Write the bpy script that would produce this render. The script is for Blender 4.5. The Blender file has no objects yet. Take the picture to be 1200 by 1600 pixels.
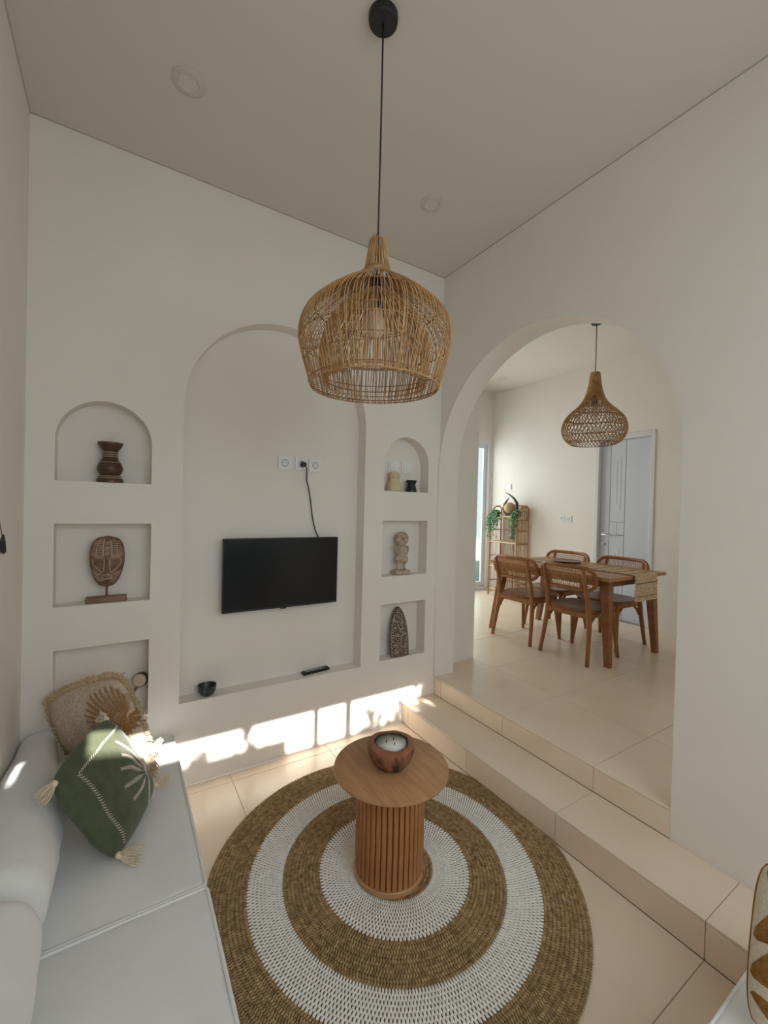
import bpy, bmesh, math, random
from mathutils import Vector, Matrix, noise
from mathutils.geometry import tessellate_polygon
random.seed(7)
PI = math.pi
scene = bpy.context.scene
COL = scene.collection

# ------------------------------------------------------------------ camera
F_PX, YAW, PITCH, ROLL, CAM_H = 658.92, 0.55886, -0.010943, 0.024613, 1.557
def cam_axes():
    fwd = Vector((math.sin(YAW) * math.cos(PITCH), math.cos(YAW) * math.cos(PITCH), math.sin(PITCH)))
    right = Vector((math.cos(YAW), -math.sin(YAW), 0))
    up = right.cross(fwd)
    r2 = right * math.cos(ROLL) + up * math.sin(ROLL)
    u2 = up * math.cos(ROLL) - right * math.sin(ROLL)
    return r2, u2, fwd
r_, u_, f_ = cam_axes()
cam_data = bpy.data.cameras.new('camera')
cam_data.sensor_fit = 'HORIZONTAL'; cam_data.sensor_width = 36.0
cam_data.lens = F_PX / 1200 * 36.0
cam_data.clip_start = 0.02
cam = bpy.data.objects.new('camera', cam_data); COL.objects.link(cam)
cam.matrix_world = Matrix(((r_.x, u_.x, -f_.x, 0), (r_.y, u_.y, -f_.y, 0), (r_.z, u_.z, -f_.z, CAM_H), (0, 0, 0, 1)))
scene.camera = cam

# ------------------------------------------------------------------ world, sun, daylight, exposure
SUN_SLOPE = 0.76                       # drop of the sun's rays per metre towards +Y
world = bpy.data.worlds.new('sky'); scene.world = world; world.use_nodes = True
nt = world.node_tree; nt.nodes.clear()
wo = nt.nodes.new('ShaderNodeOutputWorld'); bg = nt.nodes.new('ShaderNodeBackground')
bg.inputs['Color'].default_value = (0.90, 0.97, 1.0, 1); bg.inputs['Strength'].default_value = 1.0   # bright hazy sky
nt.links.new(bg.outputs[0], wo.inputs['Surface'])

def light_obj(name, kind, loc, direction, energy, color, size=None, spread=None):
    d = bpy.data.lights.new(name, kind); d.energy = energy; d.color = color
    if kind == 'AREA':
        d.shape = 'RECTANGLE'; d.size, d.size_y = size
        if spread: d.spread = spread
    o = bpy.data.objects.new(name, d); COL.objects.link(o); o.location = loc
    o.rotation_euler = Vector(direction).to_track_quat('-Z', 'Y').to_euler()
    return o
sun = light_obj('sun', 'SUN', (0, -6, 6), (0.0, 1.0, -SUN_SLOPE), 21.0, (1.0, 0.96, 0.90)); sun.data.angle = 0.0075
light_obj('daylight_garden_door', 'AREA', (0.9, -1.28, 2.0), (0.05, 1, -0.68), 30, (0.87, 0.94, 1.0), (2.1, 1.9))
light_obj('daylight_dining_glass', 'AREA', (3.85, 5.45, 1.75), (0, -1, -0.05), 76, (1.0, 0.975, 0.98), (2.3, 2.6))
light_obj('fill_dining_near', 'AREA', (3.7, -0.75, 1.9), (0, 1, -0.1), 5, (1.0, 0.97, 0.92), (2.0, 1.8))  # added fill from an unseen, assumed opening, to brighten the dining walls
scene.view_settings.view_transform = 'Standard'; scene.view_settings.look = 'None'
scene.view_settings.gamma = 1.0; scene.view_settings.use_curve_mapping = False
scene.view_settings.exposure = 0.0
scene.cycles.use_denoising = True
scene.cycles.max_bounces = 10; scene.cycles.diffuse_bounces = 6
scene.cycles.sample_clamp_indirect = 6.0

# ------------------------------------------------------------------ materials
def mat(name, col, rough=0.6, col2=None, scale=8.0, stretch=(1, 1, 1), bump=0.0, bump_scale=60.0, metal=0.0, spec=0.5, kind='noise', sheen=0.0, detail=4.0, contrast=(0.35, 0.65)):
    m = bpy.data.materials.new(name); m.use_nodes = True
    t = m.node_tree; b = t.nodes['Principled BSDF']
    b.inputs['Roughness'].default_value = rough; b.inputs['Metallic'].default_value = metal
    b.inputs['Specular IOR Level'].default_value = spec
    if sheen: b.inputs['Sheen Weight'].default_value = sheen
    b.inputs['Base Color'].default_value = (*col, 1)
    tc = t.nodes.new('ShaderNodeTexCoord'); mp = t.nodes.new('ShaderNodeMapping')
    mp.inputs['Scale'].default_value = stretch
    t.links.new(tc.outputs['Object'], mp.inputs['Vector'])
    if col2:
        if kind == 'noise':
            n = t.nodes.new('ShaderNodeTexNoise'); n.inputs['Scale'].default_value = scale; n.inputs['Detail'].default_value = detail; fac = n.outputs['Fac']
        elif kind == 'wave':
            n = t.nodes.new('ShaderNodeTexWave'); n.inputs['Scale'].default_value = scale; n.inputs['Distortion'].default_value = 6; n.inputs['Detail'].default_value = 3; n.inputs['Detail Scale'].default_value = 1.5; fac = n.outputs['Fac']
        elif kind == 'carve':
            n = t.nodes.new('ShaderNodeTexVoronoi'); n.feature = 'DISTANCE_TO_EDGE'; n.inputs['Scale'].default_value = scale; fac = n.outputs['Distance']
        t.links.new(mp.outputs['Vector'], n.inputs['Vector'])
        r = t.nodes.new('ShaderNodeValToRGB')
        r.color_ramp.elements[0].position, r.color_ramp.elements[1].position = contrast
        r.color_ramp.elements[0].color = (*col, 1); r.color_ramp.elements[1].color = (*col2, 1)
        t.links.new(fac, r.inputs['Fac']); t.links.new(r.outputs['Color'], b.inputs['Base Color'])
    if bump:
        n2 = t.nodes.new('ShaderNodeTexNoise'); n2.inputs['Scale'].default_value = bump_scale; n2.inputs['Detail'].default_value = 3
        t.links.new(mp.outputs['Vector'], n2.inputs['Vector'])
        bp = t.nodes.new('ShaderNodeBump'); bp.inputs['Strength'].default_value = bump; bp.inputs['Distance'].default_value = 0.01
        t.links.new(n2.outputs['Fac'], bp.inputs['Height']); t.links.new(bp.outputs['Normal'], b.inputs['Normal'])
    return m
M = {}
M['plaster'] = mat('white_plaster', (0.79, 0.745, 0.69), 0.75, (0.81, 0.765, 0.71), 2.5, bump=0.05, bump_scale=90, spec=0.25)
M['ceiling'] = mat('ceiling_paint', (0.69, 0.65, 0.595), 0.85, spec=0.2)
M['tile'] = mat('beige_tile', (0.77, 0.63, 0.49), 0.28, (0.81, 0.67, 0.53), 3.0, detail=6)
M['grout'] = mat('grout', (0.30, 0.235, 0.17), 0.9)
M['black'] = mat('black_plastic', (0.012, 0.012, 0.013), 0.4)
M['screen'] = mat('tv_screen', (0.008, 0.008, 0.010), 0.18, spec=0.35)
M['white_plastic'] = mat('white_plastic', (0.80, 0.80, 0.79), 0.35)
M['grey_plastic'] = mat('grey_plastic', (0.42, 0.42, 0.42), 0.5)
M['socket_dark'] = mat('socket_shade', (0.25, 0.25, 0.25), 0.5)
M['cane'] = mat('rattan_cane', (0.42, 0.225, 0.085), 0.55, (0.60, 0.36, 0.16), 22)
M['cane_dark'] = mat('rattan_cane_dark', (0.27, 0.135, 0.055), 0.55, (0.40, 0.22, 0.09), 25)
M['teak'] = mat('teak_wood', (0.22, 0.085, 0.032), 0.42, (0.32, 0.14, 0.052), 3.0, stretch=(1, 1, 6), bump=0.05, bump_scale=40)
M['teak_y'] = mat('teak_wood_top', (0.36, 0.165, 0.065), 0.38, (0.47, 0.235, 0.10), 5.0, stretch=(6, 1, 6), bump=0.04)
M['teak_top'] = mat('round_top_wood', (0.40, 0.205, 0.095), 0.42, (0.52, 0.285, 0.14), 5.0, stretch=(8, 1.2, 8), detail=6, bump=0.03)
M['teak_slat'] = mat('slat_wood', (0.33, 0.13, 0.045), 0.45, (0.47, 0.21, 0.078), 9.0, stretch=(3, 3, 0.6))
M['chair_wood'] = mat('chair_wood', (0.27, 0.10, 0.03), 0.36, (0.38, 0.16, 0.052), 6.0, stretch=(2, 2, 0.8))
M['seat_wood'] = mat('chair_seat_wood', (0.20, 0.08, 0.03), 0.34, (0.29, 0.125, 0.048), 5.0, stretch=(1, 7, 1))
M['chair_cane'] = mat('chair_cane', (0.46, 0.23, 0.09), 0.5, (0.55, 0.30, 0.13), 30)
M['bark'] = mat('coconut_shell_wood', (0.055, 0.022, 0.014), 0.6, (0.27, 0.11, 0.055), 26, stretch=(1, 1, 0.5), bump=0.8, bump_scale=38, contrast=(0.38, 0.56))
M['bark_rim'] = mat('bowl_rim_wood', (0.27, 0.10, 0.05), 0.45, (0.34, 0.14, 0.07), 12)
M['wax'] = mat('white_wax', (0.80, 0.79, 0.76), 0.35)
M['char'] = mat('burnt_rim', (0.03, 0.015, 0.012), 0.6)
M['jute'] = mat('brown_seagrass', (0.20, 0.115, 0.045), 0.8, (0.50, 0.345, 0.17), 55, detail=5, contrast=(0.3, 0.7))
M['jute_back'] = mat('rug_backing', (0.10, 0.06, 0.028), 0.9)
M['white_rope'] = mat('white_seagrass', (0.80, 0.775, 0.72), 0.8, (0.88, 0.86, 0.81), 40)
M['sofa'] = mat('pale_grey_linen', (0.76, 0.755, 0.745), 0.85, (0.79, 0.785, 0.775), 6, bump=0.12, bump_scale=260, sheen=0.15, spec=0.2)
M['piping'] = mat('pale_grey_piping', (0.80, 0.80, 0.79), 0.85, spec=0.2)
M['green'] = mat('olive_green_cotton', (0.074, 0.086, 0.046), 0.9, (0.092, 0.106, 0.058), 30, bump=0.15, bump_scale=240, sheen=0.2, spec=0.15)
M['beige_cloth'] = mat('beige_slub_cotton', (0.50, 0.385, 0.28), 0.9, (0.64, 0.53, 0.42), 90, bump=0.3, bump_scale=180, spec=0.15)
M['fringe'] = mat('tan_fringe', (0.56, 0.40, 0.24), 0.9, (0.66, 0.51, 0.34), 60)
M['thread_brown'] = mat('brown_thread', (0.30, 0.145, 0.045), 0.8, (0.40, 0.21, 0.08), 90)
M['thread_cream'] = mat('cream_thread', (0.64, 0.56, 0.45), 0.85)
M['tassel'] = mat('cream_tassel_yarn', (0.70, 0.58, 0.44), 0.9, (0.78, 0.68, 0.54), 80)
M['cream_cloth'] = mat('cream_canvas', (0.62, 0.54, 0.42), 0.9, (0.70, 0.62, 0.50), 120, bump=0.2, bump_scale=200, spec=0.15)
M['leaf_print'] = mat('brown_leaf_weave', (0.22, 0.10, 0.025), 0.9, (0.34, 0.17, 0.055), 70, bump=0.3, bump_scale=250, spec=0.1)
M['dark_wood'] = mat('dark_carved_wood', (0.045, 0.022, 0.014), 0.4, (0.10, 0.045, 0.026), 20, stretch=(1, 1, 4))
M['carve_cream'] = mat('limed_carving', (0.46, 0.35, 0.26), 0.75)
M['mask_wood'] = mat('mask_wood', (0.11, 0.05, 0.03), 0.6, (0.27, 0.155, 0.10), 25)
M['mask_base'] = mat('mask_base_wood', (0.19, 0.10, 0.065), 0.6, (0.27, 0.16, 0.11), 20)
M['shield'] = mat('carved_shield', (0.50, 0.40, 0.33), 0.7, (0.045, 0.020, 0.020), 60, kind='carve', contrast=(0.03, 0.085))
M['stone'] = mat('washed_wood_statue', (0.38, 0.27, 0.20), 0.8, (0.56, 0.44, 0.35), 45, bump=0.4, bump_scale=90)
M['soap'] = mat('cream_candle', (0.60, 0.50, 0.31), 0.6, (0.68, 0.58, 0.40), 20)
M['navy'] = mat('dark_navy_ceramic', (0.016, 0.018, 0.028), 0.3, (0.03, 0.032, 0.045), 40, bump=0.3, bump_scale=70)
M['drum_skin'] = mat('drum_skin', (0.55, 0.45, 0.33), 0.7)
M['drum_side'] = mat('drum_side', (0.08, 0.04, 0.022), 0.5)
M['stick'] = mat('drum_stick', (0.36, 0.18, 0.07), 0.5)
M['metal'] = mat('brushed_steel', (0.45, 0.43, 0.40), 0.3, metal=1.0)
M['door_paint'] = mat('pale_grey_door_paint', (0.62, 0.64, 0.70), 0.45)
M['door_frame'] = mat('pale_door_frame', (0.70, 0.70, 0.71), 0.5)
M['groove'] = mat('door_groove', (0.26, 0.27, 0.31), 0.7)
M['alu'] = mat('pale_aluminium_frame', (0.74, 0.77, 0.82), 0.4)
M['jute_runner'] = mat('jute_runner', (0.50, 0.33, 0.195), 0.9, (0.76, 0.585, 0.42), 60, stretch=(0.5, 6, 1))
M['runner_dark'] = mat('runner_dark_stripe', (0.10, 0.065, 0.04), 0.9)
M['plate_wood'] = mat('dark_wood_plate', (0.12, 0.055, 0.03), 0.35, (0.20, 0.095, 0.05), 10)
M['leaf'] = mat('ivy_leaf', (0.06, 0.16, 0.05), 0.6, (0.20, 0.34, 0.15), 40)
M['stem'] = mat('ivy_stem', (0.12, 0.2, 0.07), 0.7)
M['terracotta'] = mat('dark_pot', (0.10, 0.07, 0.05), 0.7)
M['shelf_rattan'] = mat('shelf_rattan', (0.36, 0.20, 0.085), 0.5, (0.50, 0.31, 0.15), 20)
M['shelf_board'] = mat('shelf_bamboo_edge', (0.58, 0.41, 0.20), 0.45, (0.66, 0.50, 0.28), 20)
M['horn'] = mat('dark_horn_wood', (0.045, 0.022, 0.016), 0.4, (0.09, 0.045, 0.03), 15)
M['ball'] = mat('tan_ball', (0.46, 0.30, 0.16), 0.6, (0.56, 0.40, 0.24), 20)
M['garden'] = mat('garden_wall_render', (0.36, 0.45, 0.42), 0.9)
M['ground'] = mat('garden_paving', (0.45, 0.42, 0.37), 0.9)
M['outleaf'] = mat('garden_leaf', (0.07, 0.13, 0.04), 0.7)
def glass_mat(name, tint, opac):
    m = bpy.data.materials.new(name); m.use_nodes = True; t = m.node_tree; t.nodes.clear()
    out = t.nodes.new('ShaderNodeOutputMaterial'); mx = t.nodes.new('ShaderNodeMixShader'); tr = t.nodes.new('ShaderNodeBsdfTransparent'); gl = t.nodes.new('ShaderNodeBsdfGlossy')
    tr.inputs['Color'].default_value = (*tint, 1); gl.inputs['Roughness'].default_value = 0.05; mx.inputs['Fac'].default_value = opac
    t.links.new(tr.outputs[0], mx.inputs[1]); t.links.new(gl.outputs[0], mx.inputs[2]); t.links.new(mx.outputs[0], out.inputs['Surface'])
    return m
M['dl_ring'] = mat('downlight_trim', (0.60, 0.57, 0.52), 0.6)
M['shadow_line'] = mat('ceiling_shadow_line', (0.50, 0.46, 0.41), 0.9)
M['glass'] = glass_mat('door_glass', (0.93, 0.98, 0.97), 0.05)
M['bulb'] = bpy.data.materials.new('frosted_bulb'); M['bulb'].use_nodes = True
_b = M['bulb'].node_tree.nodes['Principled BSDF']; _b.inputs['Base Color'].default_value = (0.75, 0.66, 0.56, 1); _b.inputs['Roughness'].default_value = 0.25

# ------------------------------------------------------------------ mesh helpers
class MB:
    def __init__(self): self.v = []; self.f = []
    def add(self, vs, fs):
        o = len(self.v); self.v += [tuple(p) for p in vs]; self.f += [tuple(i + o for i in f) for f in fs]; return self
    def box(self, x0, x1, y0, y1, z0, z1):
        return self.add([(x0, y0, z0), (x1, y0, z0), (x1, y1, z0), (x0, y1, z0), (x0, y0, z1), (x1, y0, z1), (x1, y1, z1), (x0, y1, z1)],
                        [(3, 2, 1, 0), (4, 5, 6, 7), (0, 1, 5, 4), (1, 2, 6, 5), (2, 3, 7, 6), (3, 0, 4, 7)])
    def cbox(self, x0, x1, y0, y1, z0, z1, c=0.002):          # chamfered on all edges
        xs, ys, zs = (x0, x1), (y0, y1), (z0, z1); vs = []; idx = {}
        for i in (0, 1):
            for j in (0, 1):
                for k in (0, 1):
                    sx, sy, sz = (1 if i == 0 else -1), (1 if j == 0 else -1), (1 if k == 0 else -1)
                    p = (xs[i], ys[j], zs[k])
                    idx[i, j, k] = len(vs)
                    vs += [(p[0], p[1] + sy * c, p[2] + sz * c), (p[0] + sx * c, p[1], p[2] + sz * c), (p[0] + sx * c, p[1] + sy * c, p[2])]
        g = lambda i, j, k, a: idx[i, j, k] + a
        fs = [(g(0,0,0,0), g(0,0,1,0), g(0,1,1,0), g(0,1,0,0)), (g(1,0,0,0), g(1,1,0,0), g(1,1,1,0), g(1,0,1,0)),
              (g(0,0,0,1), g(1,0,0,1), g(1,0,1,1), g(0,0,1,1)), (g(0,1,0,1), g(0,1,1,1), g(1,1,1,1), g(1,1,0,1)),
              (g(0,0,0,2), g(0,1,0,2), g(1,1,0,2), g(1,0,0,2)), (g(0,0,1,2), g(1,0,1,2), g(1,1,1,2), g(0,1,1,2))]
        for j in (0, 1):
            for k in (0, 1):
                fs.append((g(0,j,k,1), g(1,j,k,1), g(1,j,k,2), g(0,j,k,2)))
        for i in (0, 1):
            for k in (0, 1):
                fs.append((g(i,0,k,0), g(i,1,k,0), g(i,1,k,2), g(i,0,k,2)))
        for i in (0, 1):
            for j in (0, 1):
                fs.append((g(i,j,0,0), g(i,j,1,0), g(i,j,1,1), g(i,j,0,1)))
        for i in (0, 1):
            for j in (0, 1):
                for k in (0, 1): fs.append((g(i,j,k,0), g(i,j,k,1), g(i,j,k,2)))
        return self.add(vs, fs)
    def tube(self, path, rad, n=8, closed=False, caps=True, flat=1.0):
        P = [Vector(p) for p in path]; m = len(P)
        R = rad if isinstance(rad, (list, tuple)) else [rad] * m
        T = []
        for i in range(m):
            a = P[(i - 1) % m] if (closed or i > 0) else P[i]; b = P[(i + 1) % m] if (closed or i < m - 1) else P[i]
            d = b - a; T.append(d.normalized() if d.length > 1e-9 else Vector((0, 0, 1)))
        up = Vector((0, 0, 1)) if abs(T[0].z) < 0.9 else Vector((1, 0, 0))
        nrm = (up - T[0] * up.dot(T[0])).normalized(); vs = []
        for i in range(m):
            nrm = (nrm - T[i] * nrm.dot(T[i]))
            nrm = nrm.normalized() if nrm.length > 1e-6 else T[i].orthogonal().normalized()
            bi = T[i].cross(nrm)
            for k in range(n):
                a = 2 * PI * (k + 0.5) / n
                vs.append(P[i] + nrm * (math.cos(a) * R[i]) + bi * (math.sin(a) * R[i] * flat))
        fs = []
        for i in range(m if closed else m - 1):
            j = (i + 1) % m
            for k in range(n):
                l = (k + 1) % n; fs.append((i * n + k, i * n + l, j * n + l, j * n + k))
        if caps and not closed:
            fs.append(tuple(range(n - 1, -1, -1))); fs.append(tuple((m - 1) * n + k for k in range(n)))
        return self.add(vs, fs)
    def lathe(self, prof, n=32, c=(0, 0, 0), cap=True, wob=None):
        vs = []; m = len(prof)
        for i, (r, z) in enumerate(prof):
            for k in range(n):
                a = 2 * PI * k / n; rr = r * (wob(a, z) if wob else 1)
                vs.append((c[0] + rr * math.cos(a), c[1] + rr * math.sin(a), c[2] + z))
        fs = []
        for i in range(m - 1):
            for k in range(n):
                l = (k + 1) % n; fs.append((i * n + k, i * n + l, (i + 1) * n + l, (i + 1) * n + k))
        if cap and prof[0][0] > 1e-6: fs.append(tuple(range(n - 1, -1, -1)))
        if cap and prof[-1][0] > 1e-6: fs.append(tuple((m - 1) * n + k for k in range(n)))
        return self.add(vs, fs)
    def ball(self, c, r, n=12, m=8, s=(1, 1, 1)):
        pr = [(max(1e-5, math.sin(PI * i / m)), -math.cos(PI * i / m)) for i in range(m + 1)]
        vs = []
        for (rr, z) in pr:
            for k in range(n):
                a = 2 * PI * k / n; vs.append((c[0] + r * s[0] * rr * math.cos(a), c[1] + r * s[1] * rr * math.sin(a), c[2] + r * s[2] * z))
        fs = [(i * n + k, i * n + (k + 1) % n, (i + 1) * n + (k + 1) % n, (i + 1) * n + k) for i in range(m) for k in range(n)]
        return self.add(vs, fs)
    def prism(self, poly, fn, d0, d1):                        # poly 2-D; fn(a, b, d) -> 3-D
        n = len(poly); vs = [fn(a, b, d0) for a, b in poly] + [fn(a, b, d1) for a, b in poly]
        tris = tessellate_polygon([[Vector((a, b, 0)) for a, b in poly]])
        fs = [tuple(t) for t in tris] + [tuple(i + n for i in reversed(t)) for t in tris]
        fs += [(i, (i + 1) % n, n + (i + 1) % n, n + i) for i in range(n)]
        return self.add(vs, fs)
    def mesh(self, name, material, smooth=False, fix=True):
        me = bpy.data.meshes.new(name); me.from_pydata(self.v, [], self.f)
        if fix:
            bm = bmesh.new(); bm.from_mesh(me); bmesh.ops.recalc_face_normals(bm, faces=bm.faces); bm.to_mesh(me); bm.free()
        if smooth:
            me.polygons.foreach_set('use_smooth', [True] * len(me.polygons))
            if smooth == 'auto':
                try: me.set_sharp_from_angle(angle=math.radians(38))
                except Exception: pass
        me.materials.append(material); me.update()
        return me
    def build(self, name, material, parent=None, loc=None, smooth=False, fix=True):
        o = bpy.data.objects.new(name, self.mesh(name, material, smooth, fix)); COL.objects.link(o)
        if parent is not None: o.parent = parent
        if loc is not None: o.location = loc
        return o
def tag(o, label=None, cat=None, group=None, kind=None):
    if label: o['label'] = label
    if cat: o['category'] = cat
    if group: o['group'] = group
    if kind: o['kind'] = kind
    return o
def thing(name, loc, label, cat, group=None, rz=0.0):
    o = bpy.data.objects.new(name, None); COL.objects.link(o); o.location = loc; o.rotation_euler = (0, 0, rz); o.empty_display_size = 0.05
    return tag(o, label, cat, group)
def struct(o): o['kind'] = 'structure'; return o
def stuff(o): o['kind'] = 'stuff'; return o
def copy_tree(o, parent=None):
    c = o.copy(); COL.objects.link(c); c.parent = parent
    for ch in list(o.children): copy_tree(ch, c)
    return c

# ------------------------------------------------------------------ room dimensions (metres)
XL, XB, YA, ZC = -0.374, 2.056, 2.506, 3.306
XS, Z1, Z2, YN = 1.757, 0.140, 0.2695, 0.868
XB2, YS2, XS2 = 2.245, 2.66, 2.61        # back of arch wall, dining stub wall
XD, YD, ZD = 5.06, 4.83, 3.42            # dining far wall, glazed wall, ceiling
YBACK, YDN = -1.1, -0.6
ARC_C, ARC_Z, ARC_R = 1.687, 1.851, 0.819

# ------------------------------------------------------------------ wall with TV alcove and niches
def arch_poly(x0, x1, zb, zt, n=24):
    r = (x1 - x0) / 2; c = (x0 + x1) / 2; zs = zt - r
    return [(x0, zb), (x1, zb)] + [(c + r * math.cos(a), zs + r * math.sin(a)) for a in [PI * i / n for i in range(n + 1)]]
def rect_poly(x0, x1, zb, zt): return [(x0, zb), (x1, zb), (x1, zt), (x0, zt)]
NICHES = [arch_poly(-0.265, 0.135, 1.647, 2.046), rect_poly(-0.264, 0.138, 1.044, 1.442), rect_poly(-0.260, 0.138, 0.445, 0.838),
          arch_poly(1.562, 1.952, 1.674, 2.066), rect_poly(1.558, 1.953, 1.068, 1.464), rect_poly(1.560, 1.953, 0.473, 0.872)]
ALCOVE = arch_poly(0.284, 1.408, 0.462, 2.640, 48)
ND = 0.105
wall = MB()
outer = rect_poly(XL, XB2, 0, ZC)
holes = NICHES + [ALCOVE]
loops = [outer] + holes
flat = [p for l in loops for p in l]
tris = tessellate_polygon([[Vector((a, b, 0)) for a, b in l] for l in loops])
wall.add([(a, YA, b) for a, b in flat], [tuple(t) for t in tris])
for h in holes:
    n = len(h)
    wall.add([(a, YA, b) for a, b in h] + [(a, YA + ND, b) for a, b in h], [(i, (i + 1) % n, n + (i + 1) % n, n + i) for i in range(n)])
    wall.add([(a, YA + ND, b) for a, b in h], [tuple(range(n))])
wall.add([(XL, YA, 0), (XB2, YA, 0), (XB2, YS2, 0), (XL, YS2, 0), (XL, YA, ZC), (XB2, YA, ZC), (XB2, YS2, ZC), (XL, YS2, ZC)],
         [(1, 2, 6, 5), (2, 3, 7, 6), (3, 0, 4, 7), (4, 5, 6, 7)])
struct(wall.build('wall_front', M['plaster']))

# arch wall
arc = [(ARC_C + ARC_R * math.cos(PI * i / 56), ARC_Z + ARC_R * math.sin(PI * i / 56)) for i in range(57)]   # from far to near
poly = [(YBACK, 0), (YBACK, ZD), (YA, ZD)] + [(min(a, YA), b) for a, b in arc] + [(YN, 0)]
wr = MB().prism(poly, lambda a, b, d: (d, a, b), XB, XB2)
struct(wr.build('wall_right', M['plaster'], smooth=False))
struct(MB().box(XL - 0.12, XL, YBACK - 0.1, YS2, -0.05, ZC + 0.1).build('wall_left', M['plaster']))
# corner bead where the alcove wall meets the arch
struct(MB().tube([(XB - 0.008, YA + 0.001, Z2 + 0.002), (XB - 0.008, YA + 0.001, ARC_Z + 0.1)], 0.007, 8).build('trim_1', M['plaster'], smooth=True))
# back wall with the garden door opening (behind the camera)
LINT = 0.292 + SUN_SLOPE * (YA - YBACK)
bw = MB()
bw.box(XL - 0.12, -0.322, YBACK - 0.08, YBACK, 0, ZC)
bw.box(-0.308, -0.085, YBACK - 0.08, YBACK, 0, ZC)
bw.box(-0.322, -0.308, YBACK - 0.08, YBACK, 0, 1.0)
bw.box(XL - 0.12, XB2, YBACK - 0.08, YBACK, LINT, ZC + 0.1)
bw.box(1.955, XB2, YBACK - 0.08, YBACK, 0, LINT)
struct(bw.build('wall_back', M['plaster']))
dr = MB()
for xc, w in ((1.09, 0.042), (1.322, 0.05)): dr.box(xc - w / 2, xc + w / 2, YBACK - 0.06, YBACK - 0.02, 0, LINT)
struct(dr.build('door_2', M['alu']))
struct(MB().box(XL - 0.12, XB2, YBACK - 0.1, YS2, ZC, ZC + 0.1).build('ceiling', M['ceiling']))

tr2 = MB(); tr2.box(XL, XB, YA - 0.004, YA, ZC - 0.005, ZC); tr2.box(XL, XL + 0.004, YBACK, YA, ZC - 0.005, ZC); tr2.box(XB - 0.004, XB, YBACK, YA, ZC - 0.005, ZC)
struct(tr2.build('trim_shadow_line', M['shadow_line']))  # thin dark strip standing in for the shade along the ceiling edge
# dining room shell
struct(MB().box(XB, XS2, YS2, YD + 0.1, 0, ZD).build('wall_dining_left', M['plaster']))
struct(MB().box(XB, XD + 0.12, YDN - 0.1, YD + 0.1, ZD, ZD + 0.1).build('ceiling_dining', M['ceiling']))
GX0, GX1, GZ1 = 2.75, 5.035, 2.66        # glazed door in the far wall
gw = MB(); gw.box(XS2 - 0.1, GX0, YD, YD + 0.12, 0, ZD); gw.box(GX0, XD + 0.12, YD, YD + 0.12, GZ1, ZD); gw.box(GX1, XD + 0.12, YD, YD + 0.12, 0, GZ1)
struct(gw.build('wall_dining_glazed', M['plaster']))
nw = MB(); nw.box(XB2, 2.7, YDN - 0.1, YDN, 0, ZD); nw.box(4.7, XD + 0.12, YDN - 0.1, YDN, 0, ZD); nw.box(2.7, 4.7, YDN - 0.1, YDN, 0, 1.0); nw.box(2.7, 4.7, YDN - 0.1, YDN, 2.8, ZD)  # opening on this unseen side is added for the near fill
struct(nw.build('wall_dining_near', M['plaster']))
DY0, DY1, DZ1 = 2.40, 3.10, 2.50         # bathroom door opening (outer frame)
dw = MB(); dw.box(XD, XD + 0.12, YDN - 0.1, DY0, 0, ZD); dw.box(XD, XD + 0.12, DY1, YD + 0.12, 0, ZD); dw.box(XD, XD + 0.12, DY0, DY1, DZ1, ZD); dw.box(XD + 0.11, XD + 0.12, DY0, DY1, 0, DZ1)
struct(dw.build('wall_dining_far', M['plaster']))

# ------------------------------------------------------------------ floors and steps, tile by tile
TILE_MESH = {}
def tile(x0, x1, y0, y1, top, parent, th=0.010, axis='z', name='tile'):
    g = 0.0011; sx, sy = round(x1 - x0 - 2 * g, 4), round(y1 - y0 - 2 * g, 4)
    if sx < 0.004 or sy < 0.004: return
    key = (sx, sy, th, axis)
    if key not in TILE_MESH:
        if axis == 'z': b = MB().cbox(-sx / 2, sx / 2, -sy / 2, sy / 2, -th, 0, 0.0012)
        else: b = MB().cbox(0, th, -sx / 2, sx / 2, -sy / 2, sy / 2, 0.0012)      # riser: sx along Y, sy along Z
        TILE_MESH[key] = b.mesh(name, M['tile'])
    o = bpy.data.objects.new(name, TILE_MESH[key]); COL.objects.link(o); o.parent = parent
    if axis == 'z': o.location = ((x0 + x1) / 2, (y0 + y1) / 2, top)
    else: o.location = (top, (x0 + x1) / 2, (y0 + y1) / 2)
    return o
def grid(a0, a1, first, step):
    g = [a0]; x = first
    while x < a1 - 1e-4:
        if x > a0 + 1e-4: g.append(x)
        x += step
    return g + [a1]
YJ = -2.377
fl = struct(MB().box(XL, XB, YBACK, YA, -0.06, -0.0025).build('floor', M['grout']))
gx = grid(XL, XS, -0.643, 0.6); gy = grid(YBACK, YA, YJ, 0.6)
for i in range(len(gx) - 1):
    for j in range(len(gy) - 1): tile(gx[i], gx[i + 1], gy[j], gy[j + 1], 0, fl)
st = struct(MB().box(XS + 0.009, XB - 0.001, YBACK, YA, 0, Z1 - 0.0025).build('floor_step', M['grout']))
for j in range(len(gy) - 1):
    tile(XS, XB, gy[j], gy[j + 1], Z1, st, name='tread_tile')
    tile(gy[j], gy[j + 1], 0.0, Z1 - 0.010, XS, st, axis='x', name='riser_tile')
up = struct(MB().box(XB + 0.009, XD, YN, YD, 0.001, Z2 - 0.0025).box(XB2, XD, YDN, YN, 0.001, Z2 - 0.0025).build('floor_dining', M['grout']))
ux = grid(XB, XD, 2.6, 0.6); uy = grid(YDN, YD, YJ, 0.6)
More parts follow.
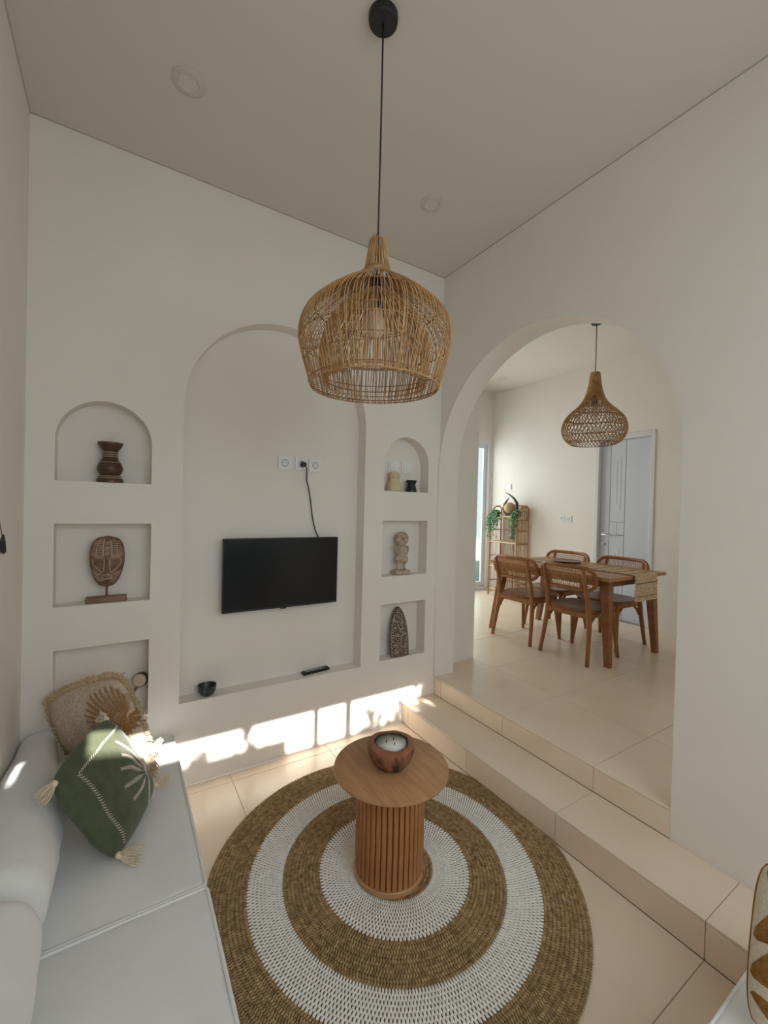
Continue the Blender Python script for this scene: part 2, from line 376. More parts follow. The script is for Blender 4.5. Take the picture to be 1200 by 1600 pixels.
for i in range(len(ux) - 1):
    for j in range(len(uy) - 1):
        a, b, c, d = ux[i], ux[i + 1], uy[j], uy[j + 1]
        if i == 0:                                            # threshold strip under the arch
            if d <= YN: a = XB2
            elif c < YN: tile(XB2, b, c, YN, Z2, up); c = YN
            if d > YA: 
                if c < YA: tile(a, b, c, YA, Z2, up)
                c = max(c, YA); a = XB2
            if c >= YS2: continue
            d = min(d, YS2)
        tile(a, b, c, d, Z2, up)
ry = grid(YN, YA, YJ, 0.6)
for j in range(len(ry) - 1): tile(ry[j], ry[j + 1], Z1, Z2 - 0.010, XB, up, axis='x', name='riser_tile')

# ------------------------------------------------------------------ outside: unseen wall added to crop the sun beam, and planting that dapples it
gd = MB()
YG = -3.0
def zg(z0): return z0 + SUN_SLOPE * (YA - YG)
gd.box(-3.0, 0.90, YG - 0.2, YG, -0.1, zg(0.115)); gd.box(0.90, 2.15, YG - 0.2, YG, -0.1, zg(0.028)); gd.box(2.15, 7.0, YG - 0.2, YG, -0.1, 7.2)  # tall end added to keep the sun out of the dining room
struct(gd.build('wall_sun_block', M['garden']))
struct(MB().box(-3, 8, YG, YBACK - 0.1, -0.12, -0.02).build('ground', M['ground']))
def leaf_cloud(mb, c, s, n, size):
    for _ in range(n):
        p = Vector((c[0] + random.gauss(0, s[0]), c[1] + random.uniform(-0.12, 0.12), c[2] + random.gauss(0, s[1])))
        d = Vector((random.uniform(-1, 1), random.uniform(-0.4, 0.4), random.uniform(-1, 1))).normalized() * size * random.uniform(0.6, 1.2)
        e = d.cross(Vector((random.uniform(-0.4, 0.4), 1, random.uniform(-0.4, 0.4)))).normalized() * d.length * 0.42
        mb.add([p - d, p + e, p + d, p - e], [(0, 1, 2, 3)])
sh = thing('garden_shrub', (0, YG + 0.16, zg(0.028) - SUN_SLOPE * 0.16), 'leafy green shrub on the wall outside', 'shrub')
lc = MB()
LZ = -0.028                                    # patch height -> height above the shrub's foot
for x, z, sx, sz, n, sz_ in ((1.475, 0.20, 0.010, 0.045, 7, 0.045), (1.50, 0.045, 0.035, 0.03, 22, 0.05), (1.58, 0.035, 0.03, 0.03, 16, 0.05), (1.44, 0.00, 0.03, 0.02, 10, 0.05), (1.725, 0.08, 0.018, 0.05, 16, 0.05),
                            (1.66, -0.02, 0.05, 0.02, 12, 0.05), (1.82, 0.05, 0.03, 0.045, 24, 0.05), (1.90, 0.06, 0.02, 0.06, 18, 0.05), (1.885, 0.24, 0.006, 0.05, 9, 0.035), (1.95, 0.14, 0.015, 0.03, 12, 0.05), (1.965, 0.28, 0.012, 0.03, 8, 0.05), (1.91, 0.315, 0.03, 0.01, 8, 0.04),
                            (0.655, 0.19, 0.014, 0.035, 10, 0.045), (0.62, 0.255, 0.012, 0.012, 5, 0.035), (0.69, 0.14, 0.03, 0.02, 10, 0.05), (0.42, 0.17, 0.02, 0.02, 8, 0.045), (0.385, 0.13, 0.02, 0.02, 8, 0.045), (0.50, 0.11, 0.05, 0.012, 8, 0.04)):
    leaf_cloud(lc, (x, 0, z + LZ), (sx, sz), n, sz_)
lc.build('foliage', M['outleaf'], sh)
struct(MB().box(2.2, 9, 5.62, 5.8, -0.1, 1.02).build('wall_courtyard', M['garden']))
struct(MB().box(2.2, 9, YD + 0.12, 5.62, -0.1, 0.22).build('ground_courtyard', M['ground']))

# ================================================================== LIVING ROOM
# ------------------------------------------------------------------ round woven rug
RUG_C, RINGS = (1.03, 1.494), [(0.0, 0.172, 'jute'), (0.172, 0.318, 'white_rope'), (0.318, 0.466, 'jute'), (0.466, 0.606, 'white_rope'), (0.606, 0.775, 'jute')]
rug = thing('round_rug', (RUG_C[0], RUG_C[1], 0), 'round woven seagrass rug with brown and white rings under the coffee table', 'rug')
MB().lathe([(0.768, 0.0005), (0.772, 0.003), (0.768, 0.005), (0.0001, 0.005)], 96).build('backing', M['jute_back'], rug, smooth=False)
row_p = 0.0150
rows = int(0.775 / row_p)
for r0, r1, mk in RINGS:
    mb = MB(); N = int(2 * PI * (0.62 * r1 + 0.38 * r0) / 0.0126)  # stitches line up radially inside a ring
    for i in range(rows):
        rc = (i + 0.5) * 0.775 / rows
        if not (r0 <= rc < r1): continue
        wh = mk != 'jute'
        n = (N if rc * 2 * PI / N > 0.0062 else max(5, N // 2)) if wh else max(6, int(2 * PI * rc / 0.0104))
        sk = (0.0012 if wh else 0.0026) * (1 if i % 2 else -1); tp = 2 * PI * rc / n
        for k in range(n):
            a = 2 * PI * (k + (0.5 if i % 2 else 0)) / n + random.uniform(-0.12, 0.12) / n
            ca, sa = math.cos(a), math.sin(a); L = 0.0116 if wh else 0.0094; W = tp * (0.345 if wh else 0.42) * random.uniform(0.92, 1.08); H = 0.0052 + random.uniform(0, 0.0014)
            def q(dr, dt, z): return ((rc + dr) * ca - dt * sa, (rc + dr) * sa + dt * ca, z)
            mb.add([q(-L, -sk, 0.0050), q(L, sk, 0.0050), q(-L * .5, -W - sk * .4, 0.0050), q(L * .5, -W + sk * .4, 0.0050), q(-L * .5, W - sk * .4, 0.0050), q(L * .5, W + sk * .4, 0.0050),
                    q(-L * .5, -sk * .45, 0.0045 + H), q(L * .5, sk * .45, 0.0045 + H)],
                   [(0, 2, 6), (2, 3, 7, 6), (3, 1, 7), (0, 6, 4), (6, 7, 5, 4), (7, 1, 5)])
    stuff(mb.build('brown_weave' if mk == 'jute' else 'white_weave', M[mk], rug, smooth=True, fix=False))

# ------------------------------------------------------------------ coffee table with slatted drum base
ct = thing('coffee_table', (1.0, 1.49, 0.011), 'round wooden coffee table with slatted drum base on the rug', 'table')
MB().lathe([(0.0001, 0.413), (0.165, 0.413), (0.205, 0.417), (0.236, 0.429), (0.2435, 0.436), (0.2445, 0.441), (0.2435, 0.446), (0.240, 0.4485), (0.0001, 0.4485)], 64).build('tabletop', M['teak_top'], ct, smooth='auto')
MB().lathe([(0.0001, 0.0), (0.147, 0.0), (0.1485, 0.003), (0.1485, 0.021), (0.146, 0.024), (0.0001, 0.024)], 48).build('base_ring', M['teak_top'], ct, smooth='auto')
MB().lathe([(0.136, 0.022), (0.136, 0.414)], 40, cap=False).build('core', M['dark_wood'], ct, smooth=True)
NS = 38; slat = None
for k in range(NS):
    a = 2 * PI * k / NS
    if slat is None:
        b = MB(); b.cbox(0.131, 0.146, -0.0095, 0.0095, 0.023, 0.4135, 0.003); slat = b.mesh('slat', M['teak_slat'])
    o = bpy.data.objects.new('slat', slat); COL.objects.link(o); o.parent = ct; o.rotation_euler = (0, 0, a)
# candle bowl
cx, cy = 0.994, 1.484
cb = thing('candle_bowl', (cx, cy, 0.4595), 'rough brown wooden bowl candle with white wax on the coffee table', 'candle'); cb.scale = (1.1, 1.1, 1.03)
wobf = lambda a, z: 1 + 0.035 * math.sin(3 * a + 1) + 0.02 * math.sin(7 * a + 20 * z)
MB().lathe([(0.0001, 0.0), (0.045, 0.0), (0.060, 0.008), (0.076, 0.028), (0.087, 0.055), (0.0915, 0.080), (0.0905, 0.091)], 40, cap=False, wob=wobf).build('shell', M['bark'], cb, smooth=True)
MB().lathe([(0.0905, 0.091), (0.086, 0.097), (0.070, 0.100), (0.064, 0.097)], 40, cap=False, wob=wobf).build('rim', M['bark_rim'], cb, smooth=True)
MB().lathe([(0.0665, 0.0985), (0.062, 0.0965), (0.060, 0.0925)], 40, cap=False, wob=wobf).build('burnt_rim', M['char'], cb, smooth=True)
wax = MB().lathe([(0.0615, 0.0935), (0.0001, 0.0945)], 40, wob=wobf).build('wax', M['wax'], cb, smooth=True)
for k in range(3):
    a = 0.6 + 2 * PI * k / 3
    MB().tube([(0.02 * math.cos(a), 0.02 * math.sin(a), 0.093), (0.0205 * math.cos(a), 0.0205 * math.sin(a), 0.106)], 0.0016, 6).build('wick', M['char'], wax)

# ------------------------------------------------------------------ big rattan pendant
PX, PY = 0.768, 1.314
pl = thing('pendant_lamp', (PX, PY, 0), 'large double-layered rattan pendant lamp hanging above the coffee table', 'lamp')
MB().lathe([(0.0001, 3.279), (0.046, 3.279), (0.051, 3.283), (0.0525, 3.290), (0.0525, ZC)], 40).build('ceiling_rose', M['black'], pl, smooth='auto')
MB().tube([(0, 0, 3.28), (0.001, 0, 2.9), (0, 0, 2.36)], 0.0032, 8).build('cord', M['black'], pl, smooth=True)
def prof_interp(prof, n):
    P = [Vector((r, 0, z)) for r, z in prof]
    d = [0]
    for i in range(1, len(P)): d.append(d[-1] + (P[i] - P[i - 1]).length)
    out = []
    for k in range(n + 1):
        s = d[-1] * k / n; i = min(len(d) - 2, max(j for j in range(len(d)) if d[j] <= s + 1e-9)); t = (s - d[i]) / max(1e-9, d[i + 1] - d[i])
        p0 = P[max(0, i - 1)]; p1 = P[i]; p2 = P[i + 1]; p3 = P[min(len(P) - 1, i + 2)]
        q = 0.5 * ((2 * p1) + (p2 - p0) * t + (2 * p0 - 5 * p1 + 4 * p2 - p3) * t * t + (3 * p1 - p0 - 3 * p2 + p3) * t ** 3)
        out.append((q.x, q.z))
    return out
def ribs(prof, N, rad, nseg, jit, twist=0.0, skip=0.0, top_scale=1.0):
    mb = MB(); pr = prof_interp(prof, nseg)
    for k in range(N):
        a0 = 2 * PI * (k + random.uniform(-jit, jit)) / N; tw = twist + random.uniform(-0.03, 0.03)
        ph = random.uniform(0, 6.28)
        path = []; rr = []
        for i, (r, z) in enumerate(pr):
            t = i / nseg; a = a0 + tw * t + 0.010 * math.sin(ph + 6 * t)
            path.append((r * math.cos(a), r * math.sin(a), z)); rr.append(rad * (top_scale + (1 - top_scale) * min(1, r / 0.12)))
        mb.tube(path, rr, 4, caps=False)
    return mb
OUT = [(0.046, 2.402), (0.056, 2.388), (0.082, 2.368), (0.138, 2.331), (0.205, 2.280), (0.248, 2.238), (0.268, 2.195), (0.272, 2.148), (0.257, 2.080), (0.242, 2.030), (0.230, 1.984)]
INN = [(0.028, 2.335), (0.060, 2.316), (0.108, 2.278), (0.155, 2.225), (0.186, 2.165), (0.196, 2.105), (0.193, 2.050), (0.182, 1.992)]
NECK = [(0.027, 2.512), (0.029, 2.505), (0.033, 2.475), (0.038, 2.440), (0.046, 2.402)]
stuff(ribs(NECK, 26, 0.0030, 8, 0.1).build('neck_canes', M['cane'], pl, smooth=True, fix=False))
stuff(ribs(OUT, 132, 0.0018, 22, 0.2, top_scale=0.75).build('outer_canes', M['cane'], pl, smooth=True, fix=False))
stuff(ribs(INN, 108, 0.0021, 18, 0.2, twist=0.10, top_scale=0.6).build('inner_canes', M['cane'], pl, smooth=True, fix=False))
def ring(r, z, rad, wob=0.0): return [(r * math.cos(2 * PI * i / 48), r * math.sin(2 * PI * i / 48), z + wob * math.sin(4 * PI * i / 48)) for i in range(48)]
for r, z, rad, mk in ((0.0465, 2.402, 0.003, 'cane_dark'), (0.1, 2.355, 0.0018, 'cane_dark'), (0.220, 2.264, 0.002, 'cane_dark'), (0.270, 2.140, 0.0022, 'cane_dark'), (0.250, 2.060, 0.0018, 'cane_dark'), (0.233, 1.997, 0.0025, 'cane_dark'), (0.229, 1.986, 0.0025, 'cane'),
                      (0.153, 2.225, 0.002, 'cane_dark'), (0.195, 2.110, 0.002, 'cane_dark'), (0.188, 2.020, 0.0022, 'cane_dark'), (0.184, 2.000, 0.0024, 'cane')):
    MB().tube(ring(r, z, rad, 0.002), rad, 6, closed=True).build('hoop', M[mk], pl, smooth=True)
# rim joining the two layers
rim = MB()
for k in range(60):
    a = 2 * PI * k / 60
    rim.tube([(0.183 * math.cos(a), 0.183 * math.sin(a), 1.992), (0.21 * math.cos(a), 0.21 * math.sin(a), 1.984), (0.229 * math.cos(a), 0.229 * math.sin(a), 1.984)], 0.0012, 4)
rim.build('rim_canes', M['cane_dark'], pl)
MB().tube([(-0.010, 0.006, 2.505), (-0.016, 0.010, 2.530), (-0.006, 0.004, 2.538), (0.004, -0.002, 2.510)], 0.0018, 6).build('hanging_loop', M['cane_dark'], pl, smooth=True)
MB().lathe([(0.0001, 2.39), (0.014, 2.388), (0.018, 2.375), (0.018, 2.318), (0.022, 2.312), (0.022, 2.268), (0.0001, 2.266)], 24).build('lamp_holder', M['black'], pl, smooth='auto')
MB().lathe([(0.0001, 2.268), (0.016, 2.268), (0.018, 2.255), (0.029, 2.232), (0.034, 2.208), (0.030, 2.184), (0.016, 2.171), (0.0001, 2.168)], 24).build('bulb', M['bulb'], pl, smooth=True)

# ------------------------------------------------------------------ ceiling downlights
def downlight(x, y, z, label, r=0.066):
    t = thing('ceiling_downlight', (x, y, z), label, 'light', 'recessed ceiling downlights')
    MB().lathe([(r, 0), (r, -0.003), (r - 0.006, -0.006), (r * 0.62, -0.007), (r * 0.56, -0.004), (r * 0.56, 0.0)], 40, cap=False).build('trim_ring', M['dl_ring'], t, smooth='auto')
    MB().lathe([(r * 0.56, -0.003), (0.0001, -0.0035)], 32).build('lens', M['ceiling'], t)
downlight(0.215, 1.957, ZC, 'round recessed ceiling downlight left of the black ceiling rose')
downlight(1.489, 1.945, ZC, 'round recessed ceiling downlight right of the pendant cord')
downlight(4.55, 4.21, ZD, 'round ceiling downlight in the dining room above the rattan shelf', 0.07)

# ------------------------------------------------------------------ television, power cord, sockets
tv = thing('television', (0.869, 2.535, 0.919), 'flat black wall-mounted television in the arched alcove', 'television')
W, Hh = 0.364, 0.434
b = MB(); b.cbox(-W, W, 0.004, 0.030, 0, Hh, 0.003); b.cbox(-0.25, 0.25, 0.030, 0.055, 0.06, 0.36, 0.008); hs_ = b.build('housing', M['black'], tv)
MB().box(-W + 0.006, W - 0.006, 0.0025, 0.006, 0.014, Hh - 0.006).build('screen', M['screen'], hs_)
MB().cbox(-0.018, 0.018, 0.0005, 0.012, -0.006, 0.006, 0.002).build('sensor', M['black'], hs_)
MB().box(-0.10, 0.10, 0.054, 0.0755, 0.10, 0.30).build('wall_bracket', M['grey_plastic'], tv)
cord = [(1.003, 2.574, 1.815), (1.012, 2.572, 1.800), (1.021, 2.585, 1.77), (1.025, 2.597, 1.72), (1.043, 2.600, 1.665), (1.058, 2.600, 1.58), (1.072, 2.600, 1.48), (1.092, 2.598, 1.40), (1.118, 2.588, 1.34), (1.125, 2.580, 1.27)]
MB().tube([(x - 0.869, y - 2.535, z - 0.919) for x, y, z in cord], 0.0036, 8).build('power_cord', M['black'], tv, smooth=True)
pg = MB(); pg.tube([(0.998 - 0.869, 2.600 - 2.535, 1.822 - 0.919), (0.998 - 0.869, 2.572 - 2.535, 1.820 - 0.919)], [0.0185, 0.016], 16); pg.build('plug', M['black'], tv, smooth='auto')
def socket(loc, rz, label, group, s=0.085):
    t = thing('wall_socket', loc, label, 'socket', group, rz)
    MB().cbox(-s / 2, s / 2, -0.009, 0, -s / 2, s / 2, 0.002).build('plate', M['white_plastic'], t)
    b = MB(); b.cbox(-s * 0.31, s * 0.31, -0.0115, -0.008, -s * 0.31, s * 0.31, 0.0015); ins = b.build('insert', M['white_plastic'], t)
    n = 24; rg = MB(); rg.tube([(s * 0.235 * math.cos(2 * PI * i / n), -0.0116, s * 0.235 * math.sin(2 * PI * i / n)) for i in range(n)], 0.0018, 6, closed=True); rg.build('recess_ring', M['socket_dark'], ins)
    for sx in (-1, 1): MB().tube([(sx * s * 0.105, -0.0095, 0), (sx * s * 0.105, -0.0122, 0)], 0.0032, 8).build('pin_hole', M['black'], ins)
    for sz in (-1, 1): MB().box(-0.006, 0.006, -0.0122, -0.009, sz * s * 0.2 - 0.002, sz * s * 0.2 + 0.002).build('earth_clip', M['socket_dark'], ins)
    return t
YNB = YA + ND
socket((0.880, YNB, 1.823), 0, 'white wall socket above the television, leftmost of three', 'sockets above the television', 0.088)
socket((0.990, YNB, 1.823), 0, 'white wall socket holding the black television plug', 'sockets above the television')
socket((1.084, YNB, 1.822), 0, 'white wall socket above the television, rightmost of three', 'sockets above the television')
def switch(loc, rz, label, group, s=0.085):
    t = thing('light_switch', loc, label, 'switch', group, rz)
    MB().cbox(-s / 2, s / 2, -0.009, 0, -s / 2, s / 2, 0.002).build('plate', M['white_plastic'], t)
    MB().cbox(-s * 0.36, s * 0.36, -0.014, -0.008, -s * 0.36, s * 0.36, 0.0025).build('rocker', M['white_plastic'], t)
switch((1.703, YNB, 1.858), 0, 'white switch plate behind the cream torso candle in the small arched niche', 'switches in the small arched niche')
switch((1.818, YNB, 1.857), 0, 'white switch plate above the black burner in the small arched niche', 'switches in the small arched niche')

# ------------------------------------------------------------------ things in the left niches
vz = thing('carved_candlestick', (-0.047, 2.556, 1.647), 'dark turned wooden candlestick with pale rings in the arched niche', 'candlestick')
MB().lathe([(0.0001, 0), (0.058, 0), (0.059, 0.012), (0.054, 0.022), (0.050, 0.030), (0.042, 0.038), (0.050, 0.050), (0.056, 0.064), (0.0555, 0.080), (0.048, 0.098), (0.038, 0.115), (0.033, 0.128), (0.0325, 0.155), (0.036, 0.165), (0.047, 0.180), (0.054, 0.192), (0.055, 0.204), (0.048, 0.2045), (0.040, 0.196), (0.0001, 0.194)], 32).build('body', M['dark_wood'], vz, smooth='auto')
for r, z, w in ((0.0525, 0.024, 0.002), (0.047, 0.033, 0.002), (0.0465, 0.103, 0.0015), (0.0345, 0.132, 0.0022), (0.0335, 0.142, 0.0022), (0.0345, 0.153, 0.0022), (0.0555, 0.200, 0.0012)):
    MB().tube([(r * math.cos(2 * PI * i / 32), r * math.sin(2 * PI * i / 32), z) for i in range(32)], w, 6, closed=True).build('pale_ring', M['carve_cream'], vz, smooth=True)
# mask on a stand
mk = thing('carved_mask', (-0.052, 2.552, 1.045), 'carved wooden face mask on a stand in the middle left niche', 'mask')
MB().cbox(-0.088, 0.088, -0.022, 0.022, 0, 0.028, 0.003).build('stand_base', M['mask_base'], mk)
MB().tube([(0, 0.006, 0.027), (0, 0.006, 0.11)], 0.006, 8).build('stand_rod', M['mask_base'], mk, smooth=True)
def mask_pt(u, v):                                             # u in [-1,1] across, v in [-1,1] up
    w = 0.0755 * (1 - abs(v) ** 3.4) ** 0.42 * (1.0 + 0.10 * v if v < 0 else 1.0) * (1 - 0.22 * max(0, -v))
    z = 0.203 + 0.130 * v; x = u * w
    d = 0.045 * math.sqrt(max(0, 1 - 0.93 * u * u)) * (1 - abs(v) ** 4) ** 0.5
    if -0.42 < v < 0.14: d += 0.020 * math.exp(-(u / 0.17) ** 2) * (0.35 + 0.65 * (0.14 - v) / 0.56)
    d -= 0.012 * math.exp(-((abs(u) - 0.45) / 0.22) ** 2 - ((v + 0.05) / 0.18) ** 2)
    d += 0.006 * math.exp(-(u / 0.32) ** 2 - ((v + 0.58) / 0.09) ** 2)
    return Vector((x, 0.012 - d, z))
n = 30; b = MB(); b.add([mask_pt(-1 + 2 * i / n, -1 + 2 * j / n) for j in range(n + 1) for i in range(n + 1)], [(j * (n + 1) + i, j * (n + 1) + i + 1, (j + 1) * (n + 1) + i + 1, (j + 1) * (n + 1) + i) for j in range(n) for i in range(n)])
b.add([(mask_pt(-1 + 2 * i / n, -1 + 2 * j / n).x, 0.014, mask_pt(0, -1 + 2 * j / n).z) for j in range(n + 1) for i in (0, n)], [(2 * j, 2 * j + 1, 2 * j + 3, 2 * j + 2) for j in range(n)])
b.build('face', M['mask_wood'], mk, smooth=True)
cl = MB()
def mline(pts, r=0.0017):
    path = []
    for i in range(len(pts) - 1):
        for k in range(4): path.append(tuple(pts[i][c] + (pts[i + 1][c] - pts[i][c]) * k / 4 for c in (0, 1)))
    path.append(pts[-1]); cl.tube([mask_pt(*p) + Vector((0, -0.0006, 0)) for p in path], r * 1.35, 5)
for u in (-0.62, -0.28, -0.22, 0.22, 0.28, 0.62): mline([(u, 0.2), (u, 0.55), (u * 0.95, 0.86)])
mline([(-0.75, 0.18), (0, 0.15), (0.75, 0.18)]); mline([(-0.75, 0.24), (-0.25, 0.22)]); mline([(0.75, 0.24), (0.25, 0.22)])
for sgn in (-1, 1):
    mline([(sgn * 0.14, 0.14), (sgn * 0.2, -0.35)], 0.0022); mline([(sgn * 0.8, 0.12), (sgn * 0.78, -0.1), (sgn * 0.4, -0.36), (sgn * 0.22, -0.38)])
    for k in range(7):
        z0 = 0.28 + 0.085 * k; mline([(sgn * 0.33, z0), (sgn * 0.45, z0 + 0.04), (sgn * 0.57, z0)], 0.0015); mline([(sgn * 0.68, z0 - 0.02), (sgn * 0.76, z0 + 0.03), (sgn * 0.86, z0 - 0.02)], 0.0014)
    for k in range(4): mline([(sgn * (0.35 + 0.14 * k), -0.45 - 0.05 * k), (sgn * (0.62 + 0.09 * k), -0.42 + 0.03 * k)], 0.0014)
    for k in range(3): mline([(sgn * (0.25 + 0.16 * k), -0.72), (sgn * (0.4 + 0.16 * k), -0.58)], 0.0014)
for cz in (0.32, 0.52, 0.72):
    mline([(0.13 * math.cos(t) * (1 - t / 14), cz + 0.08 * math.sin(t) * (1 - t / 14)) for t in [0.7 * i for i in range(15)]], 0.0015)
mline([(0.36 * math.cos(t), -0.56 + 0.085 * math.sin(t)) for t in [2 * PI * i / 20 for i in range(21)]], 0.0019)
cl.build('carved_lines', M['carve_cream'], mk, smooth=True)
# little drum rattle
dm = thing('drum_rattle', (0.05, 2.56, 0.445), 'small hand drum rattle on a wooden stick in the bottom left niche', 'rattle')
c0 = Vector((0.055, -0.010, 0.172)); ax = Vector((-0.35, -0.90, 0.15)).normalized()
MB().tube([c0 - ax * 0.020, c0 - ax * 0.016, c0 + ax * 0.016, c0 + ax * 0.020], [0.033, 0.036, 0.036, 0.033], 24).build('drum_body', M['drum_side'], dm, smooth='auto')
MB().tube([c0 + ax * 0.0195, c0 + ax * 0.0215], [0.0325, 0.031], 24).build('drum_skin', M['drum_skin'], dm)
MB().tube([(-0.02, 0.0, 0.004), (0.02, -0.006, 0.09), tuple(c0 - Vector((0.012, 0, 0.033)))], [0.008, 0.007, 0.006], 8).build('stick', M['stick'], dm, smooth=True)
for s in (-1, 1): MB().ball(c0 + Vector((0.030 * s + 0.004, -0.012, -0.040)), 0.006, 8, 6).build('bead', M['drum_side'], dm, smooth=True)
# tassel hanging on the left wall at the edge of the view
tb = thing('wall_tassel', (XL + 0.014, 2.035, 1.352), 'black yarn tassel hanging on the left wall at the picture edge', 'tassel')
tm = MB()
for k in range(30):
    a = random.uniform(0, 2 * PI); r = random.uniform(0.002, 0.012)
    tm.tube([(0.2 * r * math.cos(a), 0.3 * r * math.sin(a), 0.072), (0.7 * r * math.cos(a), r * math.sin(a), 0.045), (r * math.cos(a), 1.3 * r * math.sin(a), random.uniform(0.0, 0.012))], 0.0014, 4)
tm.build('yarn', M['black'], tb)
MB().tube([(-0.004, 0, 0.07), (-0.01, -0.004, 0.12)], 0.0015, 5).build('string', M['black'], tb)

# ------------------------------------------------------------------ things in the right niches
ts = thing('torso_candle', (1.684, 2.56, 1.674), 'cream torso-shaped candle in the small arched niche', 'candle')
b = MB(); n = 24
pf = [(0.0001, 0), (0.050, 0.0), (0.055, 0.012), (0.054, 0.035), (0.046, 0.062), (0.038, 0.082), (0.042, 0.105), (0.045, 0.122), (0.036, 0.138), (0.030, 0.142), (0.0001, 0.142)]
b.lathe(pf, n, wob=lambda a, z: (1 - 0.28 * math.sin(a) ** 2) * (1 + 0.09 * max(0, 1 - abs(z - 0.02) / 0.045) * math.cos(2 * a + 0.6) ** 2) * (1 - 0.10 * math.exp(-((a - 4.71) / 0.18) ** 2)))
b.build('body', M['soap'], ts, smooth=True)
for s in (-1, 1): MB().ball((0.017 * s, -0.026, 0.108), 0.016, 12, 8).build('chest', M['soap'], ts, smooth=True)
bu = thing('oil_burner', (1.832, 2.555, 1.674), 'small black hourglass oil burner in the small arched niche', 'burner')
MB().lathe([(0.0001, 0), (0.041, 0), (0.040, 0.010), (0.033, 0.040), (0.028, 0.055), (0.030, 0.062), (0.039, 0.080), (0.041, 0.088), (0.037, 0.088), (0.025, 0.078), (0.0001, 0.074)], 28).build('body', M['black'], bu, smooth='auto')
b = MB(); b.prism([(-0.010, 0.004), (0.010, 0.004), (0.009, 0.026), (0.005, 0.033), (-0.005, 0.033), (-0.009, 0.026)], lambda a, c, d: (0.008 + a, d, c), -0.041, -0.030); b.build('tealight_opening', M['char'], bu)
# figurine
fg = thing('carved_figurine', (1.757, 2.556, 1.068), 'pale carved wooden figurine with round head in the middle right niche', 'figurine')
MB().cbox(-0.068, 0.068, -0.034, 0.034, 0, 0.032, 0.008).build('plinth', M['stone'], fg)
MB().tube([(0, 0.018, 0.262), (0, 0.010, 0.262), (0, -0.014, 0.262), (0, -0.020, 0.262)], [0.044, 0.052, 0.052, 0.044], 28).build('head', M['stone'], fg, smooth='auto')
hd = MB(); hd.tube([(0.043 * math.cos(2 * PI * i / 28), -0.020, 0.262 + 0.043 * math.sin(2 * PI * i / 28)) for i in range(28)], 0.005, 6, closed=True)
hd.tube([(0, -0.021, 0.282), (0, -0.029, 0.258)], [0.004, 0.007], 8)
for s in (-1, 1): hd.ball((0.017 * s, -0.020, 0.272), 0.006, 8, 6)
hd.tube([(-0.015, -0.020, 0.238), (0, -0.023, 0.234), (0.015, -0.020, 0.238)], 0.003, 6)
hd.build('face_relief', M['stone'], fg, smooth=True)
bd = MB(); bd.lathe([(0.0001, 0.085), (0.030, 0.088), (0.044, 0.10), (0.045, 0.118), (0.034, 0.136), (0.029, 0.150), (0.033, 0.175), (0.038, 0.196), (0.030, 0.206), (0.017, 0.212), (0.016, 0.222)], 24, wob=lambda a, z: 1 - 0.25 * math.sin(a) ** 2)
bd.build('body', M['stone'], fg, smooth=True)
for s in (-1, 1):
    MB().tube([(0.030 * s, 0, 0.196), (0.056 * s, -0.002, 0.204), (0.050 * s, -0.012, 0.176), (0.030 * s, -0.024, 0.150)], [0.011, 0.010, 0.009, 0.007], 8).build('arm', M['stone'], fg, smooth=True)
    MB().tube([(0.026 * s, 0, 0.095), (0.030 * s, 0, 0.055), (0.031 * s, -0.003, 0.030)], [0.012, 0.008, 0.010], 8).build('leg', M['stone'], fg, smooth=True)
    MB().ball((0.037 * s, -0.004, 0.110), 0.022, 12, 8, (0.8, 1.0, 1.35)).build('skirt_fold', M['stone'], fg, smooth=True)
# carved shield board
sb = thing('carved_shield', (1.747, 2.560, 0.473), 'dark pointed shield-shaped board with pale carved lines in the bottom right niche', 'carving')
NB = 26
def sh_w(t): return 0.077 * (1 - 0.10 * abs(t - 0.25)) * (1 - max(0, (t - 0.28) / 0.72) ** 2.3) ** 0.62
def sh_pt(u, t): return Vector((u * sh_w(t) + 0.004, -0.030 + 0.040 * t - 0.016 * math.sqrt(max(0, 1 - 0.9 * u * u)), 0.002 + 0.352 * t))
b = MB(); b.add([sh_pt(-1 + 2 * i / 12, j / NB) for j in range(NB + 1) for i in range(13)], [(j * 13 + i, j * 13 + i + 1, (j + 1) * 13 + i + 1, (j + 1) * 13 + i) for j in range(NB) for i in range(12)])
b.add([sh_pt(-1 + 2 * i / 12, j / NB) + Vector((0, 0.020 - 0.004 * 0, 0)) * 1.0 for j in range(NB + 1) for i in (0, 12)], [(2 * j, 2 * j + 1, 2 * j + 3, 2 * j + 2) for j in range(NB)])
o_ = len(b.v)
for i in (0, 12):
    b.add([sh_pt(-1 + 2 * i / 12, j / NB) for j in range(NB + 1)] + [sh_pt(-1 + 2 * i / 12, j / NB) + Vector((0, 0.020, 0)) for j in range(NB + 1)], [(j, j + 1, NB + 2 + j, NB + 1 + j) for j in range(NB)])
b.build('board', M['shield'], sb, smooth='auto')
rl = MB()
def sline(pts, r=0.0022): rl.tube([sh_pt(*p) + Vector((0, -0.001, 0)) for p in pts], r, 5)
sline([(-0.97, 0.44), (-0.5, 0.425), (0, 0.40), (0.5, 0.43), (0.97, 0.44)], 0.003)
sline([(0.1, 0.4), (0.02, 0.3), (-0.02, 0.22), (0.2, 0.17), (0.5, 0.2), (0.55, 0.28)], 0.003)
sline([(-0.5, 0.74), (-0.2, 0.62), (0.1, 0.52), (0.3, 0.43)]); sline([(0.45, 0.85), (0.25, 0.65), (0.35, 0.5)])
for k in range(5): sline([(-0.8 + 0.1 * k, 0.06 + 0.065 * k), (-0.55 + 0.1 * k, 0.10 + 0.06 * k), (-0.35, 0.04 + 0.07 * k)], 0.0016)
